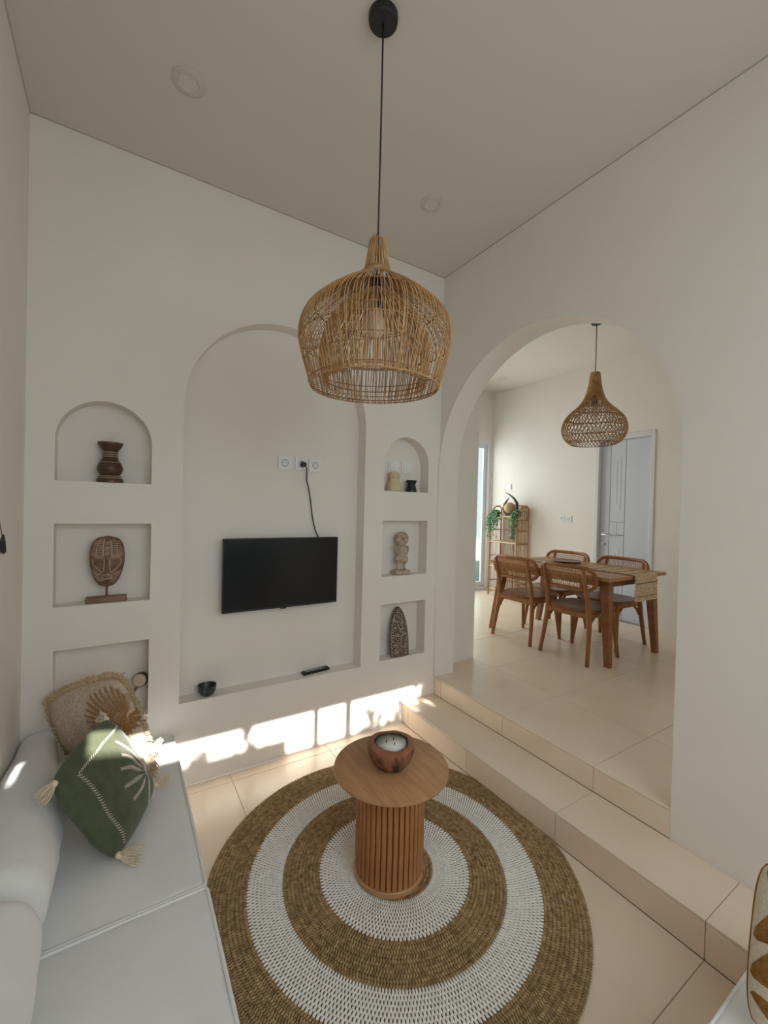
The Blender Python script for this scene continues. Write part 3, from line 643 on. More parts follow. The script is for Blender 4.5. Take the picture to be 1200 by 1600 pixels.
for s in (-1, 1): sline([(s * 0.97, 0.02 + 0.045 * k) for k in range(20)], 0.002)
for k in range(6): sline([(0.35, 0.05 + 0.05 * k), (0.6, 0.08 + 0.05 * k), (0.9, 0.05 + 0.055 * k)], 0.0016)
rl.build('carved_lines', M['carve_cream'], sb, smooth=True)

# ------------------------------------------------------------------ bowl and remote on the alcove ledge
bw = thing('dark_bowl', (0.436, 2.553, 0.462), 'small dark navy ceramic bowl on the alcove ledge', 'bowl')
MB().lathe([(0.0001, 0.0), (0.024, 0.0), (0.036, 0.010), (0.047, 0.030), (0.050, 0.050), (0.050, 0.058), (0.046, 0.058), (0.042, 0.044), (0.030, 0.022), (0.0001, 0.014)], 32, wob=lambda a, z: 1 + 0.03 * math.sin(3 * a) * z / 0.05).build('body', M['navy'], bw, smooth='auto')
rm = thing('remote_control', (1.108, 2.572, 0.462), 'black remote control lying on the alcove ledge', 'remote', rz=0.10)
MB().cbox(-0.097, 0.097, -0.021, 0.021, 0, 0.018, 0.005).build('housing', M['black'], rm)
for i in range(9):
    for j in range(3): MB().cbox(-0.075 + i * 0.015, -0.066 + i * 0.015, -0.013 + j * 0.0095, -0.007 + j * 0.0095, 0.0175, 0.0195, 0.0006).build('button', M['grey_plastic'], rm)
# ------------------------------------------------------------------ sofa along the left wall
SZ = 0.305; SX = 0.262
sofa = thing('sofa_base', (XL, 0, 0), 'low white built-in sofa base along the left wall', 'sofa')
MB().cbox(0.0, SX - 0.012 - XL, 0.36, YA, 0.0, 0.185, 0.006).build('plinth', M['plaster'], sofa)
def nz(p, s, seed=0): return noise.noise(Vector((p[0] * s + seed, p[1] * s, p[2] * s + 3.1)))
def cushion_block(x0, x1, y0, y1, z0, z1, rad, seed, nx=26, ny=36):
    """soft box: rounded rim, gently crowned and creased top"""
    b = MB(); cx_, cy_ = (x0 + x1) / 2, (y0 + y1) / 2; hx, hy = (x1 - x0) / 2, (y1 - y0) / 2; hz = (z1 - z0) / 2; zm = (z0 + z1) / 2
    def sgnpow(t): return t
    vs = []; idx = {}
    def coord(t, h):                                          # denser near the rim
        return math.sin(t * PI / 2) * h
    for side in (1, -1):
        for j in range(ny + 1):
            for i in range(nx + 1):
                x = coord(-1 + 2 * i / nx, hx); y = coord(-1 + 2 * j / ny, hy)
                ex = max(0, abs(x) - (hx - rad)); ey = max(0, abs(y) - (hy - rad)); e = min(rad, math.hypot(ex, ey))
                dz = rad - math.sqrt(max(0, rad * rad - e * e))
                z = side * (hz - dz)
                if ex > 0 and ey > 0 and math.hypot(ex, ey) > rad:
                    k = rad / math.hypot(ex, ey); x = math.copysign(hx - rad + ex * k, x); y = math.copysign(hy - rad + ey * k, y)
                if side == 1:
                    edge = min(1, max(0, (rad * 2 - e) / (rad * 2)))
                    z += edge * (0.006 * nz((x, y, 0), 5, seed) + 0.0025 * nz((x * 3, y, 0), 9, seed) + 0.010 * (1 - (x / hx) ** 2) * (1 - (y / hy) ** 4))
                vs.append((cx_ + x, cy_ + y, zm + z))
    N = (nx + 1) * (ny + 1); fs = []
    for s in (0, 1):
        for j in range(ny):
            for i in range(nx):
                q = s * N + j * (nx + 1) + i; fs.append((q, q + 1, q + nx + 2, q + nx + 1))
    rimi = [i for i in range(nx)] + [j * (nx + 1) + nx for j in range(ny)] + [ny * (nx + 1) + i for i in range(nx, 0, -1)] + [j * (nx + 1) for j in range(ny, 0, -1)]
    m = len(rimi)
    for k in range(m): fs.append((rimi[k], rimi[(k + 1) % m], N + rimi[(k + 1) % m], N + rimi[k]))
    b.add(vs, fs); return b
def rect_path(x0, x1, y0, y1, z, r, n=6):
    out = []
    for cx_, cy_, a0 in ((x1 - r, y1 - r, 0), (x0 + r, y1 - r, PI / 2), (x0 + r, y0 + r, PI), (x1 - r, y0 + r, 1.5 * PI)):
        for i in range(n + 1): a = a0 + PI / 2 * i / n; out.append((cx_ + r * math.cos(a), cy_ + r * math.sin(a), z))
    return out
def seat_cushion(x0, x1, y0, y1, label, seed):
    ox, oy = (x0 + x1) / 2, (y0 + y1) / 2
    t = thing('seat_cushion', (ox, oy, 0.186), label, 'cushion', 'pale grey sofa seat cushions')
    cushion_block(x0 - ox, x1 - ox, y0 - oy, y1 - oy, 0, SZ - 0.186, 0.016, seed).build('cover', M['sofa'], t, smooth=True)
    MB().tube(rect_path(x0 - ox + 0.004, x1 - ox - 0.004, y0 - oy + 0.004, y1 - oy - 0.004, SZ - 0.1865, 0.014), 0.0055, 6, closed=True).build('piping', M['piping'], t, smooth=True)
seat_cushion(XL + 0.002, SX, 1.4503, YA - 0.004, 'pale grey sofa seat cushion under the green throw pillow', 1)
seat_cushion(XL + 0.002, SX, 0.40, 1.4497, 'pale grey sofa seat cushion nearest the camera', 5)
def bolster(y0, y1, cx_, cz, rx, rz, label, seed, bend=0.0):
    t = thing('bolster_cushion', (cx_, (y0 + y1) / 2, cz - rz), label, 'cushion', 'pale grey bolsters along the left wall')
    b = MB(); ny, n = 60, 40; L = y1 - y0; vs = []
    for j in range(ny + 1):
        tt = j / ny; y = -L / 2 + L * tt
        e = min(tt, 1 - tt) * L; k = math.sqrt(max(0.0, 1 - max(0, 1 - e / 0.075) ** 2)); k = max(k, 0.02)
        for i in range(n):
            a = 2 * PI * i / n; ca, sa = math.cos(a), math.sin(a)
            c2, s2 = math.copysign(abs(ca) ** 0.85, ca), math.copysign(abs(sa) ** 0.85, sa)
            w = 1 + 0.045 * nz((ca, y * 4, sa), 1.3, seed) + 0.030 * nz((ca * 0.7, y * 15, sa * 0.7), 1.2, seed + 4) + 0.012 * nz((ca * 1.2, y * 34, sa * 1.2), 1.2, seed + 9)
            yy = y + (y0 + y1) / 2; ss = min(1, max(0, (yy - 1.85) / 0.55)); w *= 1 - 0.30 * ss * ss * (3 - 2 * ss)
            gx = rx * c2 * (1 + 0.05 * math.sin(4 * y + seed)); gz = rz * s2
            if s2 < 0: gz *= 0.985
            x = gx * k * w; 
            x -= rx * 0.28 * ss * ss * (3 - 2 * ss)
            if cx_ + x < XL + 0.003: x = XL + 0.003 - cx_
            vs.append((x + bend * (tt - 0.5), y, max(0.002, rz * (1 - 0.28 * ss * ss * (3 - 2 * ss)) + gz * k * w)))
    fs = [(j * n + i, j * n + (i + 1) % n, (j + 1) * n + (i + 1) % n, (j + 1) * n + i) for j in range(ny) for i in range(n)] + [tuple(range(n - 1, -1, -1)), tuple(ny * n + i for i in range(n))]
    b.add(vs, fs); b.build('cover', M['sofa'], t, smooth=True)
    b2 = MB(); 
    for ye in (-L / 2 + 0.022, L / 2 - 0.022): pass
    return t
bolster(1.405, YA - 0.004, XL + 0.108, SZ + 0.134, 0.112, 0.126, 'pale grey bolster along the left wall behind the throw pillows', 2)
bolster(0.42, 1.40, XL + 0.112, SZ + 0.140, 0.118, 0.132, 'pale grey bolster along the left wall nearest the camera', 9)

# ------------------------------------------------------------------ throw pillows
class Pillow:
    def __init__(self, TL, TR, BR, BL, thick, front, seed, pinch=0.06, origin=None, corner=0.0):
        self.round = corner
        self.c = [Vector(p) for p in (TL, TR, BR, BL)]; self.t = thick; self.seed = seed; self.pinch = pinch
        self.o = Vector(origin) if origin else (self.c[2] + self.c[3]) / 2
        n = (self.c[1] - self.c[3]).cross(self.c[0] - self.c[2]).normalized()
        self.n = n if n.dot(Vector(front)) > 0 else -n
    def base(self, u, v):
        a, b = (u + 1) / 2, (v + 1) / 2; TL, TR, BR, BL = self.c
        return (BL * (1 - a) + BR * a) * (1 - b) + (TL * (1 - a) + TR * a) * b
    def pos(self, u, v, side=1, lift=0.0):
        k = 1 - self.round * abs(u * v) ** 5; uu = u * (1 - self.pinch * (1 - v * v)) * k; vv = v * (1 - self.pinch * (1 - u * u)) * k
        h = (max(0, 1 - abs(u) ** 2.6) * max(0, 1 - abs(v) ** 2.6)) ** 0.5
        p = self.base(uu, vv); w = 0.010 * nz((u * 1.6, v * 1.6, side), 1.6, self.seed) * h
        return p + self.n * (side * (self.t / 2 * h + 0.002) + w + lift * side) - self.o
    def mesh(self, n=30):
        b = MB(); N = (n + 1) ** 2
        g = lambda i: math.sin((-1 + 2 * i / n) * PI / 2)
        b.add([self.pos(g(i), g(j), s) for s in (1, -1) for j in range(n + 1) for i in range(n + 1)],
              [(s * N + j * (n + 1) + i, s * N + j * (n + 1) + i + 1, s * N + (j + 1) * (n + 1) + i + 1, s * N + (j + 1) * (n + 1) + i) for s in (0, 1) for j in range(n) for i in range(n)])
        rimi = [i for i in range(n)] + [j * (n + 1) + n for j in range(n)] + [n * (n + 1) + i for i in range(n, 0, -1)] + [j * (n + 1) for j in range(n, 0, -1)]
        m = len(rimi); b.add([], [])
        b.f += [(rimi[k], rimi[(k + 1) % m], N + rimi[(k + 1) % m], N + rimi[k]) for k in range(m)]
        return b
def lerp2(a, b, t): return (a[0] + (b[0] - a[0]) * t, a[1] + (b[1] - a[1]) * t)
def frond(pl_, mb, c, tip, sag, nleaf, lw, r=0.0014, lr=0.0010):
    """feathery palm frond stitched on the pillow, c and tip in pillow coordinates"""
    d = (tip[0] - c[0], tip[1] - c[1]); nrm = (-d[1], d[0])
    def at(t): s = sag * 4 * t * (1 - t) * 0.5; return (c[0] + d[0] * t + nrm[0] * s, c[1] + d[1] * t + nrm[1] * s)
    mb.tube([pl_.pos(*at(t / 10), 1, 0.0012) for t in range(11)], r, 5)
    ln = math.hypot(*d)
    for k in range(1, nleaf + 1):
        t = 0.18 + 0.82 * k / nleaf; p = at(min(1, t)); q = at(min(1, t + 0.02)); dx, dy = d[0] / ln, d[1] / ln
        for s in (-1, 1):
            L = lw * (0.55 + 0.45 * math.sin(PI * min(1, t * 0.9)))
            e = (p[0] + dx * L * 0.75 - s * dy * L * 0.6, p[1] + dy * L * 0.75 + s * dx * L * 0.6)
            mb.tube([pl_.pos(*p, 1, 0.0010), pl_.pos(*lerp2(p, e, .5), 1, 0.0016), pl_.pos(*e, 1, 0.0008)], [lr, lr * 1.25, lr * 0.7], 4)
def tassel(parent, p, d, L, mt, seed, nst=46, spread=0.42):
    rnd = random.Random(seed); p = Vector(p); d = Vector(d).normalized()
    e1 = d.orthogonal().normalized(); e2 = d.cross(e1)
    kn = MB(); kn.ball(p + d * 0.010, 0.0115, 12, 8); tk = kn.build('tassel_knot', mt, parent, smooth=True)
    b = MB()
    for _ in range(nst):
        a = rnd.uniform(0, 2 * PI); r = math.sqrt(rnd.random()); l = L * rnd.uniform(0.85, 1.08); o = (e1 * math.cos(a) + e2 * math.sin(a)) * r
        b.tube([p + d * 0.012 + o * 0.007, p + d * (l * 0.4) + o * (L * spread * 0.6), p + d * (l * 0.75) + o * (L * spread * 0.9) + e1 * rnd.uniform(-.004, .004), p + d * l + o * (L * spread) + e2 * rnd.uniform(-.004, .004)], 0.0014, 4)
    stuff(b.build('tassel_strands', mt, tk))

# beige fringed pillow
TLb, TRb, BRb, BLb = (-0.268, 2.432, 0.637), (0.020, 2.185, 0.785), (0.150, 2.085, 0.362), (-0.135, 2.325, 0.345)
pb = Pillow(TLb, TRb, BRb, BLb, 0.125, (0.2, -1, 0.2), 3, pinch=-0.07, corner=0.09)
pt = thing('throw_pillow', pb.o, 'beige fringed throw pillow with brown palm embroidery leaning in the sofa corner', 'pillow', 'throw pillows on the sofa')
bcov = pb.mesh().build('cover', M['beige_cloth'], pt, smooth=True)
fr = MB(); rnd = random.Random(4)
for e in range(4):
    ca_, cb_ = [((-1, -1), (-1, 1)), ((-1, 1), (1, 1)), ((1, 1), (1, -1)), ((1, -1), (-1, -1))][e]
    for k in range(150):
        uv = lerp2(ca_, cb_, (k + rnd.random()) / 150); p = pb.pos(*uv, 1); q = pb.pos(uv[0] * 0.93, uv[1] * 0.93, 1)
        d = (p + pb.o - (pb.base(0, 0))).normalized() if False else (pb.base(uv[0] * 1.1, uv[1] * 1.1) - pb.base(uv[0], uv[1])).normalized()
        tg = (pb.base(*cb_) - pb.base(*ca_)).normalized(); L = rnd.uniform(0.020, 0.034); sd = rnd.uniform(-.6, .6); nn = rnd.uniform(-.5, .9)
        a = p; b1 = p + d * L * 0.55 + tg * sd * L * .5 + pb.n * nn * L * 0.6; b2 = p + d * L + tg * sd * L + pb.n * nn * L * 0.35; b3 = p + d * L * 0.6 + tg * (sd + .35) * L + pb.n * nn * L * .1
        fr.tube([a, b1, b2, b3], [0.0022, 0.0022, 0.0020, 0.0015], 4)
stuff(fr.build('fringe', M['fringe'], pt))
em = MB(); C = (0.86, 0.20); SHX = lambda t: (t[0] + 0.10 * (1 - 0.6 * t[0]), t[1])
for tip, sag in (((0.02, 0.30), .10), ((0.0, 0.42), .12), ((0.04, 0.54), .12), ((0.09, 0.65), .10), ((0.19, 0.74), .08), ((0.31, 0.79), .05), ((0.44, 0.83), .02), ((0.57, 0.85), -.02), ((0.70, 0.84), -.05), ((0.82, 0.77), -.08), ((0.90, 0.64), -.12),
                 ((0.06, 0.20), .12), ((0.10, 0.10), .12), ((0.30, 0.02), .12), ((0.45, -0.04), .1), ((0.62, -0.06), .05), ((0.78, -0.06), -.05), ((0.90, 0.0), -.1), ((0.96, 0.12), -.1), ((0.97, 0.26), -.1)):
    frond(pb, em, C, SHX(tip), sag, 13, 0.085, 0.0017, 0.0013)
em.build('palm_embroidery', M['thread_brown'], bcov)
tr = MB(); tr.tube([pb.pos(*p, 1, 0.001) for p in ((0.74, 0.2), (0.80, 0.0), (0.83, -0.25), (0.80, -0.5), (0.72, -0.78))], 0.002, 6)
tr.tube([pb.pos(*p, 1, 0.001) for p in ((0.60, -0.75), (0.72, -0.78), (0.84, -0.6), (0.92, -0.42))], 0.0015, 5); tr.tube([pb.pos(*p, 1, 0.001) for p in ((0.72, -0.78), (0.88, -0.66), (0.93, -0.52))], 0.0015, 5)
tr.build('palm_trunk', M['thread_brown'], bcov)
tassel(pt, pb.pos(0.98, -0.60, 1), (0.62, 0.1, 0.55), 0.075, M['fringe'], 5, 26, 0.2)

# green tasselled pillow
T_, R_, B_, L_ = (-0.035, 2.045, 0.672), (0.140, 2.020, 0.340), (0.000, 1.665, 0.338), (-0.176, 1.685, 0.655)
pgp = Pillow(T_, R_, B_, L_, 0.115, (1, -0.4, 0.4), 11, pinch=-0.06, corner=0.05)
gt = thing('throw_pillow', pgp.o, 'olive green throw pillow with tassels and cream palm embroidery on the sofa', 'pillow', 'throw pillows on the sofa')
gcov = pgp.mesh().build('cover', M['green'], gt, smooth=True)
em = MB(); C = (0.42, 0.60)
for tip, sag in (((-0.55, 0.38), -.15), ((-0.34, 0.80), .05), ((-0.15, 0.90), .05), ((-0.30, 0.22), -.12), ((-0.14, 0.0), -.1), ((0.14, -0.17), .0), ((0.46, -0.14), .1), ((0.90, 0.33), .15), ((0.05, 0.93), .05)):
    frond(pgp, em, C, tip, sag, 17, 0.075, 0.0013, 0.0009)
em.build('palm_embroidery', M['thread_cream'], gcov)
zz = MB()
def cross_stitch(p0, p1, n, w):
    dx, dy = (p1[0] - p0[0]) / n, (p1[1] - p0[1]) / n; L = math.hypot(dx, dy); px, py = -dy / L * w, dx / L * w
    for k in range(n):
        x, y = p0[0] + dx * k, p0[1] + dy * k
        for a, b in (((0, -1), (1, 0.1)), ((0.5, -0.1), (1.0, 1))):
            zz.tube([pgp.pos(x + dx * a[0] + px * a[1], y + dy * a[0] + py * a[1], 1, 0.0008), pgp.pos(x + dx * b[0] + px * b[1], y + dy * b[0] + py * b[1], 1, 0.0008)], 0.0010, 4)
cross_stitch((-0.74, 0.92), (-0.74, -0.68), 30, 0.022); cross_stitch((-0.74, -0.68), (0.90, -0.74), 30, 0.036)
zz.build('cross_stitch', M['thread_cream'], gcov)
cen = pgp.base(0, 0)
for (uv, dv, L, sd) in (((-0.97, -0.97), (-0.40, -0.45, -0.25), 0.062, 1), ((0.97, -0.97), (0.75, -0.30, -0.06), 0.085, 2), ((0.97, 0.97), (0.95, 0.25, 0.02), 0.062, 3), ((-0.97, 0.97), (-0.5, 0.5, 0.1), 0.05, 4)):
    tassel(gt, pgp.pos(*uv, 1), dv, L, M['tassel'], sd)

# ------------------------------------------------------------------ bench on the right with the leaf pillow
BX0, BX1, BY0, BY1 = 0.78, XS - 0.006, -0.25, 0.430
bn = thing('bench_base', (BX0, BY0, 0), 'low white bench base against the step', 'bench')
MB().cbox(0, BX1 - BX0, 0, BY1 - BY0 - 0.012, 0, 0.185, 0.006).build('plinth', M['plaster'], bn)
t = thing('seat_cushion', ((BX0 + BX1) / 2, (BY0 + BY1) / 2, 0.186), 'pale grey bench cushion under the leaf-patterned pillow', 'cushion', 'pale grey sofa seat cushions')
cushion_block(-(BX1 - BX0) / 2, (BX1 - BX0) / 2, -(BY1 - BY0) / 2, (BY1 - BY0) / 2, 0, SZ - 0.186, 0.016, 7).build('cover', M['sofa'], t, smooth=True)
MB().tube(rect_path(-(BX1 - BX0) / 2 + 0.004, (BX1 - BX0) / 2 - 0.004, -(BY1 - BY0) / 2 + 0.004, (BY1 - BY0) / 2 - 0.004, SZ - 0.190, 0.014), 0.0042, 6, closed=True).build('piping', M['piping'], t, smooth=True)
pr_ = Pillow((1.432, 0.392, 0.668), (1.475, -0.03, 0.668), (1.330, -0.04, 0.350), (1.295, 0.372, 0.348), 0.13, (-1, 0.3, 0.3), 15, pinch=-0.02, corner=0.06)
rp = thing('throw_pillow', pr_.o, 'cream throw pillow with brown leaf pattern standing on the bench', 'pillow', 'throw pillows on the sofa')
rcov = pr_.mesh().build('cover', M['cream_cloth'], rp, smooth=True)
MB().tube([pr_.pos(*p, 1, -0.002) for p in [lerp2((-1, -1), (-1, 1), i / 16) for i in range(16)] + [lerp2((-1, 1), (1, 1), i / 16) for i in range(16)] + [lerp2((1, 1), (1, -1), i / 16) for i in range(16)] + [lerp2((1, -1), (-1, -1), i / 16) for i in range(16)]], 0.0035, 6, closed=True).build('edge_piping', M['leaf_print'], rp, smooth=True)
def leaf_patch(pw, c, tip, w, bend=0.0, n=10):
    b = MB(); d = (tip[0] - c[0], tip[1] - c[1]); nn = (-d[1], d[0]); L = math.hypot(*d); pts = []
    for i in range(n + 1):
        t = i / n; s = bend * 4 * t * (1 - t); hw = w * math.sin(PI * min(1, 0.06 + t * 0.94)) ** 0.8 / L
        for k in (-1, -0.33, 0.33, 1):
            u = max(-0.97, min(0.97, c[0] + d[0] * t + nn[0] * (s + hw * k))); v = max(-0.97, min(0.97, c[1] + d[1] * t + nn[1] * (s + hw * k))); pts.append(pw.pos(u, v, 1, 0.0022 if abs(k) < 1 else 0.0014))
    b.add(pts, [(i * 4 + k, i * 4 + k + 1, i * 4 + k + 5, i * 4 + k + 4) for i in range(n) for k in range(3)])
    return b
for c, tip, w, bd in (((-0.93, 0.93), (-0.70, 0.62), 0.10, 0.1), ((-0.96, 0.02), (-0.50, 0.98), 0.16, -0.10), ((-0.96, -0.42), (-0.45, 0.42), 0.17, -0.10), ((-0.95, -0.40), (-0.30, -0.25), 0.15, 0.12), ((-0.95, -0.62), (-0.35, -0.97), 0.12, 0.1), ((-0.62, 0.97), (-0.1, 0.80), 0.1, 0.1),
                      ((0.0, 0.35), (0.6, 0.95), 0.14, -0.1), ((0.05, -0.1), (0.65, 0.4), 0.14, -0.1), ((0.05, -0.15), (0.6, -0.45), 0.13, 0.1), ((-0.1, -0.5), (0.3, -0.9), 0.12, 0.1)):
    leaf_patch(pr_, c, tip, w, bd).build('leaf_motif', M['leaf_print'], rcov, smooth=True)

# ================================================================== DINING ROOM
# ------------------------------------------------------------------ glazed door in the far wall
gd = struct(bpy.data.objects.new('window_1', None)); COL.objects.link(gd); gd.location = (GX0, YD + 0.02, Z2)
gw_, gh = GX1 - GX0, GZ1 - Z2
MB().box(0.05, gw_ - 0.05, 0, 0.09, gh - 0.05, gh).box(0.05, gw_ - 0.05, 0, 0.09, 0, 0.06).box(gw_ - 0.05, gw_, 0, 0.09, 0, gh).box(0, 0.05, 0, 0.09, 0, gh).build('door_frame', M['alu'], gd)
for k, (a, c) in enumerate(((0.051, gw_ / 2 + 0.03), (gw_ / 2 - 0.03, gw_ - 0.051))):
    y = 0.012 + 0.030 * k; z0, z1 = 0.061, gh - 0.051
    MB().box(a + 0.06, c - 0.07, y, y + 0.025, z1 - 0.07, z1).box(a + 0.06, c - 0.07, y, y + 0.025, z0, z0 + 0.08).box(a, a + 0.06, y, y + 0.025, z0, z1).box(c - 0.07, c, y, y + 0.025, z0, z1).build('sash', M['alu'], gd)
    MB().box(a + 0.06, c - 0.07, y + 0.010, y + 0.014, z0 + 0.08, z1 - 0.07).build('pane', M['glass'], gd)

# ------------------------------------------------------------------ bathroom door
dr = struct(bpy.data.objects.new('door_1', None)); COL.objects.link(dr); dr.location = (XD, DY0, Z2)
dwid, dh = DY1 - DY0, DZ1 - Z2
MB().cbox(-0.012, 0.10, 0, 0.045, 0, dh, 0.003).cbox(-0.012, 0.10, dwid - 0.05, dwid, 0, dh, 0.003).cbox(-0.012, 0.10, 0.045, dwid - 0.05, dh - 0.06, dh, 0.003).build('door_frame', M['door_frame'], dr)
lx = 0.045
la, lb = 0.047, dwid - 0.052; lh = dh - 0.063
gs = la + 0.30                                                 # the long groove between the plain and the patterned half
lf = MB(); lf.box(lx + 0.006, lx + 0.035, la, lb, 0.006, lh); lf.build('leaf_core', M['groove'], dr)
def panel(y0, y1, z0, z1): MB().cbox(lx, lx + 0.012, y0, y1, z0, z1, 0.0012).build('leaf_panel', M['door_paint'], dr)
g = 0.003; zc = 1.02
panel(la, gs - g, 0.006, lh); panel(lb - 0.115, lb, 0.006, lh)
m0, m1 = gs + g, lb - 0.121                                    # patterned middle field
mid = (m0 + m1) / 2
panel(m0, m1, zc + 0.16, lh); panel(mid, m1, zc, zc + 0.155); panel(m0, mid - 0.004, zc + 0.006, zc + 0.155); panel(m0, m1, 0.006, zc - 0.004)
for y0, z0, z1 in ((m0 + 0.050, 1.32, 1.98), (m0 + 0.095, 1.40, 1.94), (m0 + 0.050, 0.30, 0.86), (m0 + 0.095, 0.30, 0.80)):
    MB().box(lx - 0.0006, lx + 0.003, y0 - 0.002, y0 + 0.002, z0, z1).build('groove', M['groove'], dr)
hx_ = lb - 0.055
hdl = MB(); hdl.tube([(lx - 0.003, hx_, 1.02), (lx - 0.045, hx_, 1.02), (lx - 0.05, hx_ - 0.015, 1.02), (lx - 0.05, hx_ - 0.125, 1.015)], 0.009, 10); hdl.tube([(lx - 0.001, hx_, 1.02), (lx - 0.008, hx_, 1.02)], 0.026, 20)
hdl.build('door_handle', M['metal'], dr, smooth='auto')
MB().tube([(lx - 0.001, hx_, 0.90), (lx - 0.010, hx_, 0.90)], 0.024, 20).tube([(lx - 0.010, hx_, 0.90), (lx - 0.03, hx_, 0.90)], 0.008, 10).build('lock', M['metal'], dr, smooth='auto')

# ------------------------------------------------------------------ switch and sockets on the dining wall
switch((XD, 4.478, 1.915), PI / 2 * -1, 'white light switch on the dining wall above the rattan shelf', 'dining wall fittings', 0.09)
socket((XD, 3.552, 1.462), -PI / 2, 'white wall socket beside the rattan shelf, left one of the dining pair', 'dining wall sockets', 0.092)
socket((XD, 3.452, 1.462), -PI / 2, 'white wall socket toward the grey door, right one of the dining pair', 'dining wall sockets', 0.092)

# ------------------------------------------------------------------ dining pendant
dp = thing('pendant_lamp', (3.90, 2.42, 0), 'onion-shaped woven rattan pendant lamp above the dining table', 'lamp')
MB().lathe([(0.0001, ZD - 0.03), (0.048, ZD - 0.03), (0.05, ZD - 0.026), (0.05, ZD)], 32).build('ceiling_rose', M['black'], dp, smooth='auto')
MB().tube([(0, 0, ZD - 0.03), (0, 0, 2.70)], 0.004, 8).build('cord', M['black'], dp, smooth=True)
DPR = [(0.040, 2.915), (0.044, 2.88), (0.055, 2.80), (0.070, 2.73), (0.098, 2.655), (0.145, 2.59), (0.205, 2.535), (0.258, 2.475), (0.286, 2.405), (0.288, 2.345), (0.268, 2.285), (0.235, 2.245), (0.200, 2.222)]
pr = prof_interp(DPR, 44); N = 46; wv = MB(); wv2 = MB()
for sgn, mb in ((1, wv), (-1, wv2)):
    for k in range(N):
        path = []; a = 2 * PI * k / N
        for i, (r, z) in enumerate(pr):
            if i: a += sgn * 0.050 * (1 if i % 4 < 2 else 0.35)
            path.append(((r + 0.0018 * sgn) * math.cos(a), (r + 0.0018 * sgn) * math.sin(a), z))
        mb.tube(path, 0.0036, 4, caps=False)
stuff(wv.build('weave_strands', M['cane'], dp, smooth=True, fix=False)); stuff(wv2.build('weave_strands', M['cane_dark'], dp, smooth=True, fix=False))
for r, z in ((0.041, 2.915), (0.17, 2.566), (0.258, 2.475), (0.288, 2.375), (0.272, 2.29), (0.202, 2.224)):
    MB().tube([(r * math.cos(2 * PI * i / 40), r * math.sin(2 * PI * i / 40), z) for i in range(40)], 0.0042, 6, closed=True).build('hoop', M['cane_dark'], dp, smooth=True)
MB().lathe([(0.036, 2.91), (0.040, 2.88), (0.051, 2.80), (0.066, 2.73)], 32, cap=False).build('neck_lining', M['cane'], dp, smooth=True)
MB().lathe([(0.0001, 2.70), (0.022, 2.70), (0.026, 2.66), (0.026, 2.60), (0.0001, 2.598)], 20).build('lamp_holder', M['black'], dp, smooth='auto')
MB().lathe([(0.0001, 2.60), (0.018, 2.60), (0.034, 2.55), (0.038, 2.52), (0.028, 2.49), (0.0001, 2.48)], 20).build('bulb', M['bulb'], dp, smooth=True)

# ------------------------------------------------------------------ dining table
TX0, TX1, TY0, TY1, TH = 3.385, 4.325, 1.925, 3.225, 0.750
tb = thing('dining_table', ((TX0 + TX1) / 2, (TY0 + TY1) / 2, Z2), 'rectangular teak dining table with tapered legs', 'table')
hw, hl = (TX1 - TX0) / 2, (TY1 - TY0) / 2
for k in range(5):
    w = 2 * hw / 5; x0 = -hw + k * w
    MB().cbox(x0 + 0.0006, x0 + w - 0.0006, -hl, hl, TH - 0.030, TH, 0.003).build('top_plank', M['teak_y'], tb)
for s in (-1, 1):
    MB().box(s * (hw - 0.10) - 0.011, s * (hw - 0.10) + 0.011, -hl + 0.09, hl - 0.09, TH - 0.095, TH - 0.030).build('apron', M['teak'], tb)
    MB().box(-hw + 0.10, hw - 0.10, s * (hl - 0.09) - 0.011, s * (hl - 0.09) + 0.011, TH - 0.095, TH - 0.030).build('apron', M['teak'], tb)
for sx in (-1, 1):
    for sy in (-1, 1):
        b = MB(); tx, ty, fx, fy = sx * (hw - 0.110), sy * (hl - 0.085), sx * (hw - 0.082), sy * (hl - (0.040 if sy < 0 else -0.035)); a, c = 0.037, 0.023
        vs = []
        for (x, y, z, h) in ((fx, fy, 0, c), (tx, ty, TH - 0.10, a), (tx, ty, TH - 0.030, a)):
            vs += [(x - h, y - h, z), (x + h, y - h, z), (x + h, y + h, z), (x - h, y + h, z)]
        b.add(vs, [(3, 2, 1, 0), (8, 9, 10, 11)] + [(i * 4 + k, i * 4 + (k + 1) % 4, i * 4 + 4 + (k + 1) % 4, i * 4 + 4 + k) for i in (0, 1) for k in range(4)])
        b.build('leg', M['teak'], tb)
# runner hanging over the near end
rn = thing('table_runner', (3.93, (TY0 + TY1) / 2, Z2 + TH), 'ribbed jute runner along the dining table hanging over the near end', 'runner')
b = MB(); bs = MB(); path = []; y = hl - 0.02
while y > -hl - 0.006: path.append((y, 0.001)); y -= 0.0045
z = -0.004
while z > -0.225: path.append((-hl - 0.008 - 0.006 * math.sin(z * 20) ** 2, z)); z -= 0.0045
RW = 0.185; vs = []; nn_ = 7
for i, (y, z) in enumerate(path):
    rb = 0.0045 * abs(math.sin(i * PI / 4)); hang = z < 0
    e = 0.006 * math.sin(i * PI / 4) + 0.004 * nz((i * 0.3, 0, 0), 1.0, 2)
    for k in range(nn_):
        x = -RW - e + (2 * RW + 2 * e) * k / (nn_ - 1)
        vs.append((x, y - (rb + 0.004 if hang else 0), z + (0.002 + rb if not hang else 0)))
for i, (y, z) in enumerate(path):
    for k in (0, nn_ - 1): pass
fs = [(i * nn_ + k, i * nn_ + k + 1, (i + 1) * nn_ + k + 1, (i + 1) * nn_ + k) for i in range(len(path) - 1) for k in range(nn_ - 1)]
b.add(vs, fs); 
